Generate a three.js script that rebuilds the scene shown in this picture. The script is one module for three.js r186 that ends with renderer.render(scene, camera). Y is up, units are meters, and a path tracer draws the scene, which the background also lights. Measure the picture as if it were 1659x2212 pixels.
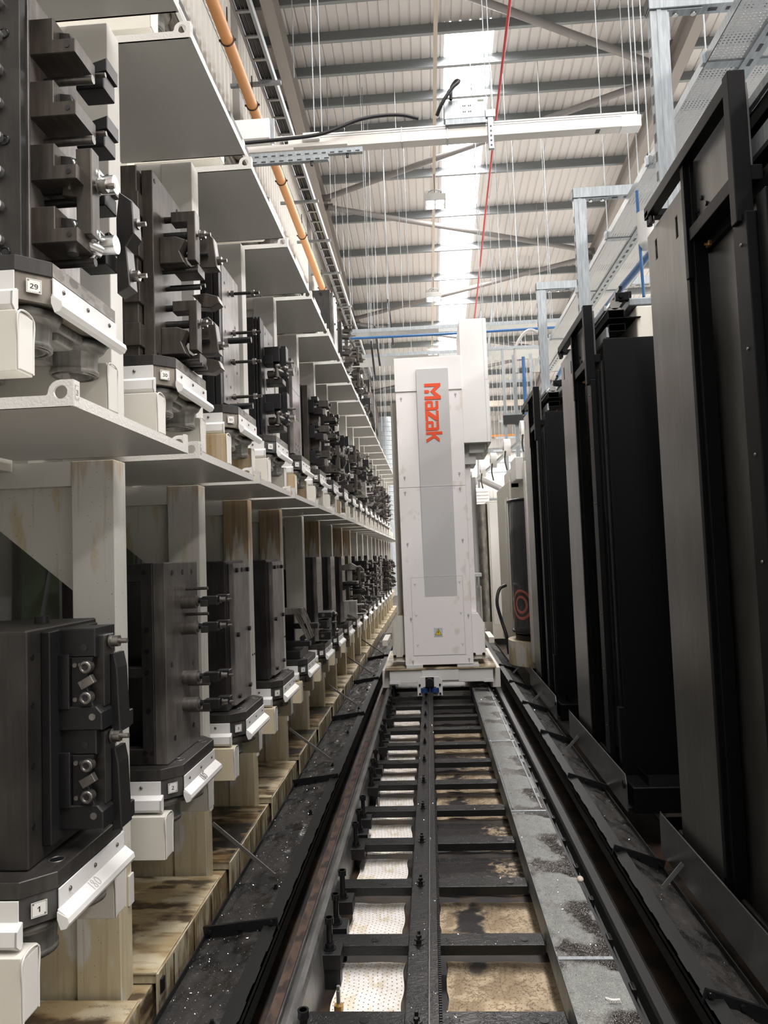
import * as THREE from 'three';
import { RoundedBoxGeometry } from 'three/addons/geometries/RoundedBoxGeometry.js';
import { mergeGeometries } from 'three/addons/utils/BufferGeometryUtils.js';
import { RectAreaLightUniformsLib } from 'three/addons/lights/RectAreaLightUniformsLib.js';

RectAreaLightUniformsLib.init();
const scene = new THREE.Scene();
// ---------------------------------------------------------------- camera
const camera = new THREE.PerspectiveCamera(69.43, 1659 / 2212, 0.05, 120);
{
  const m = new THREE.Matrix4().set(
    0.99739944, 0.04018788, 0.05982715, 0,
    -0.03660979, 0.99754197, -0.05974736, 1.6,
    -0.06208121, 0.05740172, 0.99641907, 0,
    0, 0, 0, 1);
  m.decompose(camera.position, camera.quaternion, camera.scale);
}
scene.add(camera);
const renderer = new THREE.WebGLRenderer({ antialias: true });
renderer.toneMapping = THREE.LinearToneMapping;
renderer.toneMappingExposure = 2.75;
renderer.shadowMap.enabled = true;
scene.background = new THREE.Color(0xbfcbd6);

// ---------------------------------------------------------------- daylight through the rooflights (translucent sheets)
const SLOPE = 0.11, RIDGE_Z = -8, ROOF0 = 11.6;            // roof sheet height at z = 0 of the far slope
const roofY = z => z <= RIDGE_Z ? ROOF0 + SLOPE * z : ROOF0 + SLOPE * RIDGE_Z - SLOPE * (z - RIDGE_Z);
const STRIPS = [[0.59, 1.42], [7.2, 8.03], [13.8, 14.63]];  // x ranges of the rooflight strips, one per bay; last two unseen, placed to light the rack fronts
const FAR_Z = -34, BACK_Z = 17, LEFT_X = -2.45, RIGHT_X = 20;
const SKY_Z = [[-33, -11.7], [-4.3, 4.5]];                    // z ranges on the two slopes; the second unseen, set to light the crane front
const DAY = 15;
function stripLight(x0, x1, z0, z1) {
  const len = Math.hypot(z1 - z0, roofY(z1) - roofY(z0));
  const l = new THREE.RectAreaLight(0xfffaf8, DAY, x1 - x0, len);
  l.name = 'rooflight_glow';
  l.position.set((x0 + x1) / 2, (roofY(z0) + roofY(z1)) / 2 - 0.06, (z0 + z1) / 2);
  const dir = new THREE.Vector3(0, -(z1 - z0), roofY(z1) - roofY(z0)).normalize();  // down, square to the sheet
  l.lookAt(l.position.clone().add(dir));
  l.castShadow = true;
  scene.add(l);
}
for (const [x0, x1] of STRIPS) for (const [z0, z1] of SKY_Z) stripLight(x0, x1, z0, z1);  // all but the far slope of the first strip are out of view

// ---------------------------------------------------------------- helpers
let seed = 7;
const rnd = () => { seed = (seed * 1664525 + 1013904223) >>> 0; return seed / 4294967296; };
const rr = (a, b) => a + (b - a) * rnd();
const PI = Math.PI;
function bx(x0, x1, y0, y1, z0, z1, b = 0) {               // box by its limits, b = edge radius
  const w = Math.abs(x1 - x0), h = Math.abs(y1 - y0), d = Math.abs(z1 - z0);
  const g = b ? new RoundedBoxGeometry(w, h, d, 1, Math.min(b, w / 2.2, h / 2.2, d / 2.2)) : new THREE.BoxGeometry(w, h, d);
  return g.translate((x0 + x1) / 2, (y0 + y1) / 2, (z0 + z1) / 2);
}
function cyl(axis, r, a0, a1, u, v, seg = 16, r2 = r) {     // cylinder along an axis from a0 to a1; u, v the two other coordinates in x,y,z order
  const g = new THREE.CylinderGeometry(r2, r, a1 - a0, seg);
  const c = (a0 + a1) / 2;
  if (axis === 'x') return g.rotateZ(-PI / 2).translate(c, u, v);
  if (axis === 'z') return g.rotateX(PI / 2).translate(u, v, c);
  return g.translate(u, c, v);
}
function poly(pts, axis, a0, a1, bevel = 0, holes = []) {    // polygon pushed along an axis. z: pts are (x,y); x: (z,y); y: (x,z)
  const s = new THREE.Shape(pts.map(p => new THREE.Vector2(axis === 'x' ? -p[0] : p[0], axis === 'y' ? -p[1] : p[1])));
  for (const h of holes) s.holes.push(h.isPath ? h : new THREE.Path(h.map(p => new THREE.Vector2(axis === 'x' ? -p[0] : p[0], axis === 'y' ? -p[1] : p[1]))));
  const g = new THREE.ExtrudeGeometry(s, { depth: Math.abs(a1 - a0) - 2 * bevel, bevelEnabled: bevel > 0, bevelSize: bevel, bevelThickness: bevel, bevelSegments: 1, bevelOffset: -bevel, curveSegments: 10 });
  g.translate(0, 0, bevel);
  const lo = Math.min(a0, a1);
  if (axis === 'z') return g.translate(0, 0, lo);
  if (axis === 'x') return g.rotateY(PI / 2).translate(lo, 0, 0);
  return g.rotateX(-PI / 2).translate(0, lo, 0);
}
function circ(cx, cy, r, axis = 'z') { const p = new THREE.Path(); p.absarc(axis === 'x' ? -cx : cx, axis === 'y' ? -cy : cy, r, 0, PI * 2, true); p.isPath = true; return p; }
function tube(pts, r, seg = 24, rs = 7, smooth = true) {
  const v = pts.map(p => new THREE.Vector3(...p));
  let c;
  if (smooth) c = new THREE.CatmullRomCurve3(v, false, 'centripetal');
  else { c = new THREE.CurvePath(); for (let i = 1; i < v.length; i++) c.add(new THREE.LineCurve3(v[i - 1], v[i])); }
  return new THREE.TubeGeometry(c, seg, r, rs, false);
}
function bar(p, q, w, h = w, round = false) {                // straight bar between two points
  const a = new THREE.Vector3(...p), b = new THREE.Vector3(...q), L = a.distanceTo(b);
  const g = round ? new THREE.CylinderGeometry(w, w, L, 10).rotateX(PI / 2) : new THREE.BoxGeometry(w, h, L);
  const m = new THREE.Matrix4().lookAt(a, b, Math.abs(b.y - a.y) > 0.98 * L ? new THREE.Vector3(1, 0, 0) : new THREE.Vector3(0, 1, 0));
  m.setPosition(a.clone().add(b).multiplyScalar(0.5));
  return g.applyMatrix4(m);
}
function hexNut(axis, r, a0, a1, u, v) { return cyl(axis, r, a0, a1, u, v, 6); }
function finish(geos, keepUv) {
  const list = (Array.isArray(geos) ? geos : [geos]).map(g => {
    g = g.index ? g.toNonIndexed() : g.clone();
    for (const k of Object.keys(g.attributes)) if (!['position', 'normal', 'uv'].includes(k)) g.deleteAttribute(k);
    if (!keepUv || !g.attributes.uv) {
      const p = g.attributes.position, uv = new Float32Array(p.count * 2);
      const a = new THREE.Vector3(), b = new THREE.Vector3(), c = new THREE.Vector3();
      for (let i = 0; i < p.count; i += 3) {
        a.fromBufferAttribute(p, i); b.fromBufferAttribute(p, i + 1); c.fromBufferAttribute(p, i + 2);
        const n = b.clone().sub(a).cross(c.clone().sub(a)); const ax = Math.abs(n.x), ay = Math.abs(n.y), az = Math.abs(n.z);
        [a, b, c].forEach((q, j) => {
          const k = (i + j) * 2;
          if (ax >= ay && ax >= az) { uv[k] = q.z; uv[k + 1] = q.y; } else if (ay >= az) { uv[k] = q.x; uv[k + 1] = q.z; } else { uv[k] = q.x; uv[k + 1] = q.y; }
        });
      }
      g.setAttribute('uv', new THREE.BufferAttribute(uv, 2));
    }
    return g;
  });
  return list.length > 1 ? mergeGeometries(list) : list[0];
}
const names = {};
function numbered(n) { const k = names[n] = (names[n] ?? -1) + 1; return k ? `${n}_${String(k).padStart(3, '0')}` : n; }
function part(name, geos, mat, parent, label, keepUv) {
  const m = new THREE.Mesh(finish(geos, keepUv), mat);
  m.name = name; m.castShadow = m.receiveShadow = true;
  if (label) m.userData.label = label;
  parent.add(m);
  return m;
}
function thing(name, label, category, pos = [0, 0, 0], group) {
  const o = new THREE.Group(); o.name = numbered(name); o.position.set(...pos);
  o.userData = { label, category }; if (group) o.userData.group = group;
  scene.add(o); return o;
}
function single(name, label, category, geos, mat, group, keepUv) {   // a thing that is one mesh
  const m = part(numbered(name), geos, mat, scene, null, keepUv);
  m.userData = { label, category }; if (group) m.userData.group = group;
  return m;
}
function struct(name, geos, mat, keepUv) { const m = part(name, geos, mat, scene, null, keepUv); m.userData = { kind: 'structure' }; return m; }
function copyOf(src, name, label, pos, group) {
  const o = src.clone(); o.name = numbered(name); o.position.set(...pos);
  o.userData = { ...src.userData, label }; if (group) o.userData.group = group;
  scene.add(o); return o;
}
const ORD = ['first', 'second', 'third', 'fourth', 'fifth', 'sixth', 'seventh', 'eighth', 'ninth', 'tenth', 'eleventh', 'twelfth', 'thirteenth', 'fourteenth', 'fifteenth', 'sixteenth', 'seventeenth', 'eighteenth', 'nineteenth', 'twentieth', 'twenty-first', 'twenty-second'];

// ---------------------------------------------------------------- computed textures
function hash(x, y) { let h = (x * 374761393 + y * 668265263) | 0; h = Math.imul(h ^ (h >>> 13), 1274126177); return ((h ^ (h >>> 16)) >>> 0) / 4294967296; }
function vn(x, y, px, py) {                                   // value noise with period
  const xi = Math.floor(x), yi = Math.floor(y), fx = x - xi, fy = y - yi, w = t => t * t * (3 - 2 * t);
  const M = (a, n) => ((a % n) + n) % n, h = (a, b) => hash(M(a, px), M(b, py) + 977);
  const u = w(fx), v = w(fy);
  return (h(xi, yi) * (1 - u) + h(xi + 1, yi) * u) * (1 - v) + (h(xi, yi + 1) * (1 - u) + h(xi + 1, yi + 1) * u) * v;
}
function fbm(u, v, fx, fy, oct = 4) { let s = 0, a = 0.5, t = 0; for (let i = 0; i < oct; i++) { s += a * vn(u * fx, v * fy, fx, fy); t += a; a *= 0.5; fx *= 2; fy *= 2; } return s / t; }
const cl = (x, a = 0, b = 1) => Math.min(b, Math.max(a, x));
const sm = (a, b, x) => { const t = cl((x - a) / (b - a)); return t * t * (3 - 2 * t); };
const mix = (a, b, t) => a.map((q, i) => q + (b[i] - q) * t);
function tex(w, h, f, srgb = true, ru = 1, rv = 1, wrap = true) {   // f(u,v) -> [r,g,b] 0..1 or a number
  const d = new Uint8Array(w * h * 4);
  for (let j = 0; j < h; j++) for (let i = 0; i < w; i++) {
    let c = f((i + 0.5) / w, (j + 0.5) / h); if (typeof c === 'number') c = [c, c, c];
    const k = (j * w + i) * 4; d[k] = cl(c[0]) * 255; d[k + 1] = cl(c[1]) * 255; d[k + 2] = cl(c[2]) * 255; d[k + 3] = 255;
  }
  const t = new THREE.DataTexture(d, w, h); t.magFilter = THREE.LinearFilter; t.minFilter = THREE.LinearMipmapLinearFilter; t.generateMipmaps = true;
  t.wrapS = t.wrapT = wrap ? THREE.RepeatWrapping : THREE.ClampToEdgeWrapping; t.repeat.set(ru, rv);
  if (srgb) t.colorSpace = THREE.SRGBColorSpace; t.needsUpdate = true; return t;
}
const rgb = (r, g, b) => new THREE.Color().setRGB(r, g, b);
const low = (c, roughness, specularIntensity, more = {}) => new THREE.MeshPhysicalMaterial({ color: rgb(...c), roughness, specularIntensity, ...more });
const std = (c, roughness, metalness = 0, more = {}) => new THREE.MeshStandardMaterial({ color: Array.isArray(c) ? rgb(...c) : c, roughness, metalness, ...more });

const tFine = tex(256, 256, (u, v) => 0.5 + 0.5 * (fbm(u, v, 24, 24, 3) - 0.5) + 0.5 * (hash(u * 256 | 0, v * 256 | 0) - 0.5) * 0.5, false, 3, 3);
const tPeel = tex(256, 256, (u, v) => fbm(u, v, 48, 48, 2), false, 5, 5);
const tSteel = tex(256, 256, (u, v) => { const n = fbm(u, v, 5, 5, 5), s = fbm(u, v, 40, 3, 3); const k = 0.72 + 0.35 * (n - 0.5) + 0.3 * (s - 0.5); return [k, k * 0.985, k * 0.965]; }, true, 2.2, 2.2);
const tSteelR = tex(256, 256, (u, v) => 0.5 + 0.5 * (fbm(u + .3, v, 6, 6, 4) - 0.5), false, 2.2, 2.2);
const tSlab = tex(256, 256, (u, v) => { const n = fbm(u, v, 6, 6, 5), p = sm(0.52, 0.62, fbm(u + .2, v, 14, 22, 4)); return mix([.5 + .3 * n, .48 + .3 * n, .45 + .3 * n], [.93, .92, .9], p * 0.7); }, true, 2, 2);
const tGalv = tex(256, 512, (u, v) => { const n = fbm(u, v, 18, 6, 4), s = fbm(u, v, 60, 4, 2); const k = 0.82 + 0.16 * (n - 0.5) + 0.14 * (s - 0.5); return [k * 0.98, k, k * 1.01]; }, true, 4, 2);
function dripTex(amount, bottom) {                            // u: 0.5 m, v: 0..1.9 m of height; run-down oil from the shelf joint and grime blotches by the floor
  return tex(256, 1024, (u, v) => {
    const base = [0.805, 0.80, 0.775];
    const reach = amount * (0.06 + 0.42 * Math.pow(fbm(u, .3, 14, 2, 4), 1.6) + 0.05 * (vn(u * 60, 0, 60, 3) - .5));
    const line = 0.45 + 0.55 * vn(u * 44, v * 2, 44, 2), fine = 0.75 + 0.25 * vn(u * 110, v * 9, 110, 9);
    let t = amount > 0 ? sm(1 - reach, 1 - reach + 0.035, v) * line * fine : 0;
    let c = mix(base, [0.57, 0.44, 0.26], cl(t * (.35 + .7 * amount)));
    const b = sm(0.50, 0.62, fbm(u, v, 7, 10, 5) + bottom * (v < .5 ? (.5 - v) * .6 : 0) - 0.17);
    c = mix(c, [0.73, 0.66, 0.49], b * 0.62);
    const st = sm(0.64, 0.76, fbm(u, v, 30, 4, 3) + bottom * (v < .4 ? (.4 - v) * .25 : 0) - .03); c = mix(c, [0.58, 0.49, 0.35], st * 0.28 * bottom);
    if (hash(u * 256 | 0, v * 1024 | 0) > .9992) c = [.2, .17, .14];
    return c;
  }, true, 2, 1 / 1.9);
}
const tDrip0 = dripTex(0, 0.75), tDrip1 = dripTex(0.35, 0.9), tDrip2 = dripTex(0.95, 1.0);
const tPlinth = tex(512, 512, (u, v) => {
  const n = fbm(u, v, 5, 9, 5), s = fbm(u, v, 8, 34, 4), d = fbm(u + .4, v, 6, 14, 5), sp = hash(u * 512 | 0, v * 512 | 0);
  let c = mix([0.73, 0.69, 0.59], [0.61, 0.54, 0.41], sm(0.35, 0.68, n));
  c = mix(c, [0.45, 0.36, 0.24], sm(0.50, 0.80, s) * 0.6);
  c = mix(c, [0.20, 0.15, 0.11], sm(0.54, 0.74, d) * 0.75);
  if (sp > 0.975 && d > 0.5) c = mix(c, [0.07, 0.06, 0.05], 0.8);
  return c;
}, true, 1.3, 1.3);
const tPlinthDark = tex(512, 512, (u, v) => {
  const n = fbm(u, v, 5, 9, 5), s = fbm(u, v, 8, 34, 4), d = fbm(u + .4, v, 6, 12, 5), sp = hash(u * 512 | 0, v * 512 | 0);
  let c = mix([0.55, 0.49, 0.39], [0.40, 0.31, 0.19], sm(0.35, 0.62, n));
  c = mix(c, [0.22, 0.16, 0.1], sm(0.46, 0.7, s) * 0.75);
  c = mix(c, [0.08, 0.075, 0.075], sm(0.40, 0.60, d) * 0.9);
  return sp > .985 ? [.5, .5, .5] : c;
}, true, 1.3, 1.3);
const tPlinthSide = tex(512, 256, (u, v) => {
  const s = fbm(u, v, 60, 3, 3), n = fbm(u, v, 22, 3, 4);
  let c = mix([0.70, 0.67, 0.58], [0.52, 0.46, 0.34], sm(0.35, 0.65, n));
  return mix(c, [0.27, 0.20, 0.13], sm(0.54, 0.78, s) * 0.6);
}, true, 1.2, 3);
const tSludgeB = tex(512, 512, (u, v) => cl(0.7 * fbm(u, v, 22, 44, 4) + 0.9 * Math.max(0, vn(u * 170, v * 170, 170, 170) - 0.62) * sm(.35, .6, fbm(u, v, 6, 9, 3)) * 1.8), false, 2.6, 2.6);
const tSludgeC = tex(256, 256, (u, v) => { const n = fbm(u, v, 8, 6, 5); return mix([0.13, 0.13, 0.13], [0.21, 0.2, 0.19], sm(0.4, 0.7, n)); }, true, 1.7, 1.7);
const tSludgeR = tex(256, 256, (u, v) => 0.22 + 0.6 * sm(0.35, 0.65, fbm(u + .1, v, 10, 7, 4)), false, 1.7, 1.7);
const tDeck = tex(512, 512, (u, v) => {                       // zinc deck plates with oil patches and swarf dust
  const oil = sm(0.5, 0.64, fbm(u, v, 5, 4, 5)), sp = hash(u * 512 | 0, v * 512 | 0), n = fbm(u, v, 30, 30, 3);
  let c = mix([0.47, 0.48, 0.47], [0.56, 0.57, 0.55], n);
  c = mix(c, [0.17, 0.15, 0.14], oil * 0.88);
  if (sp > 0.93 - oil * 0.12) c = mix(c, [0.13, 0.12, 0.11], 0.75); else if (sp < 0.02 + oil * .06) c = [0.85, 0.85, 0.83];
  return c;
}, true, 1.4, 1.4);
const tDeckR = tex(512, 512, (u, v) => 0.55 - 0.38 * sm(0.5, 0.64, fbm(u, v, 5, 4, 5)) + 0.2 * (fbm(u, v, 20, 20, 3) - .5), false, 1.4, 1.4);
const tRust = tex(256, 256, (u, v) => { const n = fbm(u, v, 14, 8, 5); return mix([0.22, 0.17, 0.15], [0.42, 0.33, 0.28], sm(.3, .7, n)); }, true, 3, 3);
const padDots = (u, v, nx, ny) => { const a = (u * nx) % 1 - .5, row = Math.floor(u * nx), b = (v * ny + (row % 2) * .5) % 1 - .5; return sm(0.16, 0.08, Math.hypot(a, b * nx / ny * 1.6)); };
const wrinkle = (u, v) => Math.abs(fbm(u, v, 16, 16, 4) - 0.5) * 2;
const tPadW = tex(512, 512, (u, v) => { const d = padDots(u, v, 14, 18), n = fbm(u, v, 7, 5, 4), g = sm(0.56, 0.75, n); let c = mix([0.95, 0.935, 0.92], [0.84, 0.79, 0.68], g * 0.6); c = mix(c, [0.7, 0.62, .5], sm(.1, .0, wrinkle(u, v)) * .25); return mix(c, [0.30, 0.27, 0.25], d * 0.9); });
const tPadWB = tex(256, 256, (u, v) => 0.5 + 0.35 * wrinkle(u, v) - 0.5 * padDots(u, v, 14, 18), false);
function padBrown(kind) {
  return tex(512, 512, (u, v) => {
    const n = fbm(u, v, 9, 7, 5), w = wrinkle(u, v), d = padDots(u, v, 22, 18);
    let c = mix([0.76, 0.69, 0.58], [0.60, 0.53, 0.43], sm(.3, .7, n));
    c = mix(c, [0.8, 0.73, 0.63], sm(.55, .9, u) * 0.5);
    c = mix(c, [0.36, 0.29, 0.22], sm(.10, .02, w) * .5); c = mix(c, [0.22, 0.18, 0.15], d * 0.65);
    let k = 0;
    if (kind === 1) k = sm(.17, .08, Math.hypot((u - .3) * .9, (v - .5) * .22) + (fbm(u, v, 8, 8, 4) - .5) * .25);
    if (kind === 2) k = sm(0.5, 0.38, u + (fbm(u, v, 10, 10, 5) - .5) * .8) + sm(.45, .6, fbm(u, v, 22, 22, 4)) * .55;
    if (kind === 3) k = sm(0.78, 0.6, u + (fbm(u, v, 10, 10, 5) - .5) * .7) * .97 + sm(.42, .5, fbm(u, v, 26, 26, 4)) * .6;
    if (kind === 4) k = 0.92 + .08 * n;
    if (kind === 0) k = sm(.1, .04, Math.hypot((u - .28) * .8, (v - .95) * .5) + (n - .5) * .1) * .8;
    return mix(c, [0.17, 0.165, 0.17], cl(k) * 0.95);
  });
}
const tPadB = [0, 1, 2, 3, 4].map(padBrown);
const tPadBB = tex(256, 256, (u, v) => 0.5 + 0.5 * wrinkle(u, v) - 0.3 * padDots(u, v, 22, 18), false);
const tConc = tex(256, 256, (u, v) => { const n = fbm(u, v, 6, 6, 5); return mix([0.10, 0.085, 0.075], [0.25, 0.19, 0.14], sm(.35, .75, n)); }, true, 1.5, 1.5);
const tPaintWear = tex(512, 512, (u, v) => { const n = sm(.60, .74, fbm(u, v, 9, 12, 5)) * sm(.45, .6, fbm(u + .3, v, 40, 20, 3)); return mix([0.955, 0.94, 0.935], [0.76, 0.71, 0.63], n * .28); }, true, .5, .5);
const tPerf = tex(128, 128, (u, v) => { const a = (u * 4) % 1 - .5, b = (v * 4) % 1 - .5; return Math.abs(a) < .2 && Math.abs(b) < .26 ? 0 : 1; }, false, 11, 11);

// ---------------------------------------------------------------- materials
const M = {
  post: [std(0xffffff, .48, 0, { map: tDrip0 }), std(0xffffff, .48, 0, { map: tDrip1 }), std(0xffffff, .48, 0, { map: tDrip2 })],
  white: std([.63, .618, .58], .42), whiteShelf: std([.66, .65, .618], .4, 0, { bumpMap: tPeel, bumpScale: .0006 }),
  cream: std([.62, .60, .535], .5), creamOil: std(0xffffff, .5, 0, { map: tDrip2 }), guard: std([.68, .675, .66], .38),
  plinth: std(0xffffff, .45, 0, { map: tPlinth }), plinthDark: std(0xffffff, .35, 0, { map: tPlinthDark }), plinthSide: std(0xffffff, .5, 0, { map: tPlinthSide }),
  black: std([.013, .013, .014], .38, .3, { roughnessMap: tSteelR }), blackOx: std([.02, .02, .021], .42, .55), dark: std([.052, .05, .048], .42, .35, { map: tSteel }),
  brown: std([.118, .103, .090], .45, .35, { map: tSteel }), steel: std([.36, .35, .34], .36, .85, { map: tSteel }), bright: std([.66, .66, .65], .25, .95),
  plateSteel: std([.34, .32, .315], .36, .4, { map: tSteel }), castIron: std([.40, .395, .375], .55, .05, { map: tSteel }),
  alu: std([.62, .63, .62], .26, .92), slab: std([.045, .044, .044], .5, .25, { map: tSteel }), slabWorn: std([.33, .32, .31], .5, .4, { map: tSlab }),
  slabDark: std([.09, .088, .085], .4, .5, { map: tSteel }), bodyBeige: std([.36, .33, .285], .5, .15, { map: tSteel }), bodyDark: std([.15, .15, .15], .45, .4, { map: tSteel }), bodyCream: std([.62, .60, .55], .5),
  galv: std([.50, .525, .54], .45, .45, { map: tGalv }), galvDull: std([.40, .42, .43], .5, .5, { map: tGalv }), perf: std([.52, .53, .53], .45, .6, { alphaMap: tPerf, transparent: true, alphaTest: .5, side: THREE.DoubleSide }),
  purlin: std([.20, .215, .22], .45, .15), rafter: std([.24, .22, .205], .6), tubePaint: std([.17, .16, .155], .5),
  roof: std([.56, .54, .522], .6), wallLight: std([.70, .68, .64], .6), wallGrey: std([.36, .35, .33], .65), backSheet: std([.50, .50, .47], .6), faceSteel: std([.20, .188, .18], .4, .35, { map: tSteel }),
  sludge: low([.75, .75, .75], 1, .8, { map: tSludgeC, bumpMap: tSludgeB, bumpScale: .006, roughnessMap: tSludgeR }), trackBlack: low([.010, .0105, .0105], .3, .6, { bumpMap: tSludgeB, bumpScale: .0012 }),
  trackDark: low([.012, .013, .0125], .38, .5), deck: std(0xffffff, 1, .35, { map: tDeck, roughnessMap: tDeckR, bumpMap: tSludgeB, bumpScale: .001 }), rust: std([.6, .6, .6], .7, .1, { map: tRust }), railGrey: std([.27, .28, .285], .34, .45, { map: tSteel }),
  padW: std(0xffffff, .95, 0, { map: tPadW, bumpMap: tPadWB, bumpScale: .004 }), padB: tPadB.map((t, i) => std(0xffffff, i > 1 ? .5 : .85, 0, { map: t, bumpMap: tPadBB, bumpScale: .006 })),
  floor: std(0xffffff, .5, 0, { map: tConc }), concrete: std([.46, .45, .43], .6),
  machine: std(0xffffff, .38, 0, { map: tPaintWear }), machineHat: std([.90, .88, .87], .35), silver: std([.58, .575, .575], .4, 0), logo: std([.80, .075, .012], .45),
  blackPaint: low([.0035, .0038, .0045], .45, .3), blackGloss: low([.0045, .005, .0058], .35, .4),
  blue: std([.03, .13, .33], .45), bluePuck: std([.012, .05, .17], .4), hose: std([.012, .012, .013], .5), orange: std([.60, .27, .09], .5), red: std([.45, .03, .035], .5), yellow: std([.75, .6, .12], .5), brass: std([.55, .33, .12], .35, .8),
  signY: std([.85, .58, .04], .5), grey: std([.45, .45, .44], .5), tan: std([.55, .48, .40], .55), trunk: std([.66, .63, .59], .45), green: std([.16, .20, .13], .6), creamYellow: std([.60, .53, .38], .5), plateInk: std([.02, .02, .02], .5),
  glow: new THREE.MeshStandardMaterial({ color: 0xffffff, roughness: .6, emissive: new THREE.Color(1, .98, .96), emissiveIntensity: 2.2 }),
  ledGlow: new THREE.MeshStandardMaterial({ color: 0xffffff, roughness: .5, emissive: new THREE.Color(1, .98, .97), emissiveIntensity: 6 }),
  tie: std([.16, .16, .155], .45, .4), 
  smoke: std([.05, .05, .055], .15, 0),
};
// numbered plates: one printed sheet, 8 x 8 numerals
const cv = document.createElement('canvas'); cv.width = cv.height = 1024;
{
  const g = cv.getContext('2d'); g.fillStyle = '#d9d8d3'; g.fillRect(0, 0, 1024, 1024);
  for (let i = 0; i < 64; i++) {
    const x = (i % 8) * 128, y = (i >> 3) * 128;
    g.strokeStyle = '#333'; g.lineWidth = 3; g.strokeRect(x + 8, y + 8, 112, 112);
    g.fillStyle = '#1b1b1d'; g.font = 'bold 66px sans-serif'; g.textAlign = 'center'; g.textBaseline = 'middle'; g.fillText(String(i + 1), x + 64, y + 68);
    g.fillStyle = '#55524d'; for (const [a, b] of [[18, 18], [110, 110]]) { g.beginPath(); g.arc(x + a, y + b, 7, 0, 7); g.fill(); }
  }
}
const tNum = new THREE.CanvasTexture(cv); tNum.colorSpace = THREE.SRGBColorSpace; tNum.magFilter = THREE.LinearFilter;
M.num = std(0xffffff, .4, .1, { map: tNum });
function numPlate(n, w, h, parent, pos, ry, label, bare) {
  const g = new THREE.PlaneGeometry(w, h), i = n - 1, uv = g.attributes.uv;
  for (let k = 0; k < 4; k++) uv.setXY(k, ((i % 8) + uv.getX(k)) / 8, 1 - ((i >> 3) + 1 - uv.getY(k)) / 8);
  g.translate(0, 0, bare ? .0006 : .0016);
  const m = part('number_plate', g, M.num, parent, label, true);
  m.position.set(...pos); m.rotation.y = ry;
  if (!bare) part('plate_back', bx(-w / 2, w / 2, -h / 2, h / 2, 0, .0015), M.plateSteel, m);
  return m;
}
// ================================================================ the hall
struct('floor', bx(LEFT_X - .3, 1.3, -.2, 0, FAR_Z, BACK_Z), M.floor);
struct('floor_hall', bx(1.3, RIGHT_X, -.2, 0, FAR_Z, BACK_Z), M.concrete);  // out of view; pale concrete chosen to bounce light up to the ceiling
function ribbed(w, rib, depth, up) {                         // profile of ribbed sheet over a width, for pushing along the ribs
  const p = [[0, up]], n = Math.round(w / rib), s = w / n;
  for (let i = 0; i < n; i++) { const x = i * s; p.push([x + .001, 0], [x + s * .42, 0], [x + s * .5, depth], [x + s * .58, depth], [x + s * .66, 0], [x + s - .001, 0]); }
  p.push([w, up]); return p;
}
// roof liner sheets between the rooflights, both slopes
{
  const xs = []; let x = LEFT_X - .3; for (const [a, b] of STRIPS) { xs.push([x, a]); x = b; } xs.push([x, RIGHT_X + .3]);
  const geos = [], lay = (x0, x1, z0, z1, fill) => {
    const len = Math.hypot(z1 - z0, roofY(z1) - roofY(z0));
    const g = fill ? poly(ribbed(x1 - x0, .17, .018, .12), 'z', 0, len) : new THREE.BoxGeometry(x1 - x0, .02, len).translate((x1 - x0) / 2, .03, len / 2);
    g.rotateX(Math.atan2(roofY(z0) - roofY(z1), z1 - z0)); return g.translate(x0, roofY(z0), z0);
  };
  for (const [a, b] of xs) for (const [z0, z1] of [[FAR_Z - .3, RIDGE_Z], [RIDGE_Z, BACK_Z + .3]]) geos.push(lay(a, b, z0, z1, 1));
  for (const [a, b] of STRIPS) for (const [z0, z1] of [[FAR_Z - .3, SKY_Z[0][0]], [SKY_Z[0][1], RIDGE_Z], [RIDGE_Z, SKY_Z[1][0]], [SKY_Z[1][1], BACK_Z + .3]]) geos.push(lay(a, b, z0, z1, 1));
  const roof = struct('ceiling', geos, M.roof);
  for (const [a, b] of STRIPS) for (const [z0, z1] of SKY_Z) part('rooflight_sheet', lay(a, b, z0, z1, 0), M.glow, roof, 'bright white translucent rooflight strip');  // the unseen strips carry the same glowing sheet
}
// walls: ribbed cladding outside, with rails
{
  const H = 11;
  const wl = struct('wall_left', [poly(ribbed(BACK_Z - FAR_Z, .2, .03, -.15), 'y', 0, H).rotateY(PI / 2).translate(LEFT_X - .05, 0, BACK_Z)], M.wallLight);
  part('wall_rail', [2.2, 4.2, 6.0, 7.2].map(y => bx(LEFT_X - .05, LEFT_X + .04, y, y + .2, FAR_Z, BACK_Z)), M.purlin, wl);
  for (let z = -3.5; z > -33; z -= 6.4) part('wall_column', [bx(LEFT_X - .05, LEFT_X + .06, 0, roofY(z) - .1, z - .1, z + .1)], M.wallGrey, wl);
  const wf = struct('wall_far', [poly(ribbed(RIGHT_X - LEFT_X + .6, .33, .035, -.15), 'y', 0, roofY(FAR_Z) + .2).translate(LEFT_X - .3, 0, FAR_Z)], M.wallLight);
  part('wall_rail', [bx(LEFT_X, RIGHT_X, 6.15, 6.33, FAR_Z + .04, FAR_Z + .16), bx(LEFT_X, RIGHT_X, 3.9, 4.05, FAR_Z + .04, FAR_Z + .16)], M.purlin, wf);
  part('haunch_panel', bx(LEFT_X, RIGHT_X, 6.35, 7.6, FAR_Z + .05, FAR_Z + .1), M.wallGrey, wf);
  struct('wall_right', bx(RIGHT_X, RIGHT_X + .2, 0, H, FAR_Z - .3, BACK_Z + .3), M.wallLight);
  struct('wall_back', bx(LEFT_X - .3, RIGHT_X + .2, 0, H, BACK_Z, BACK_Z + .2), M.wallLight);
}
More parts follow.
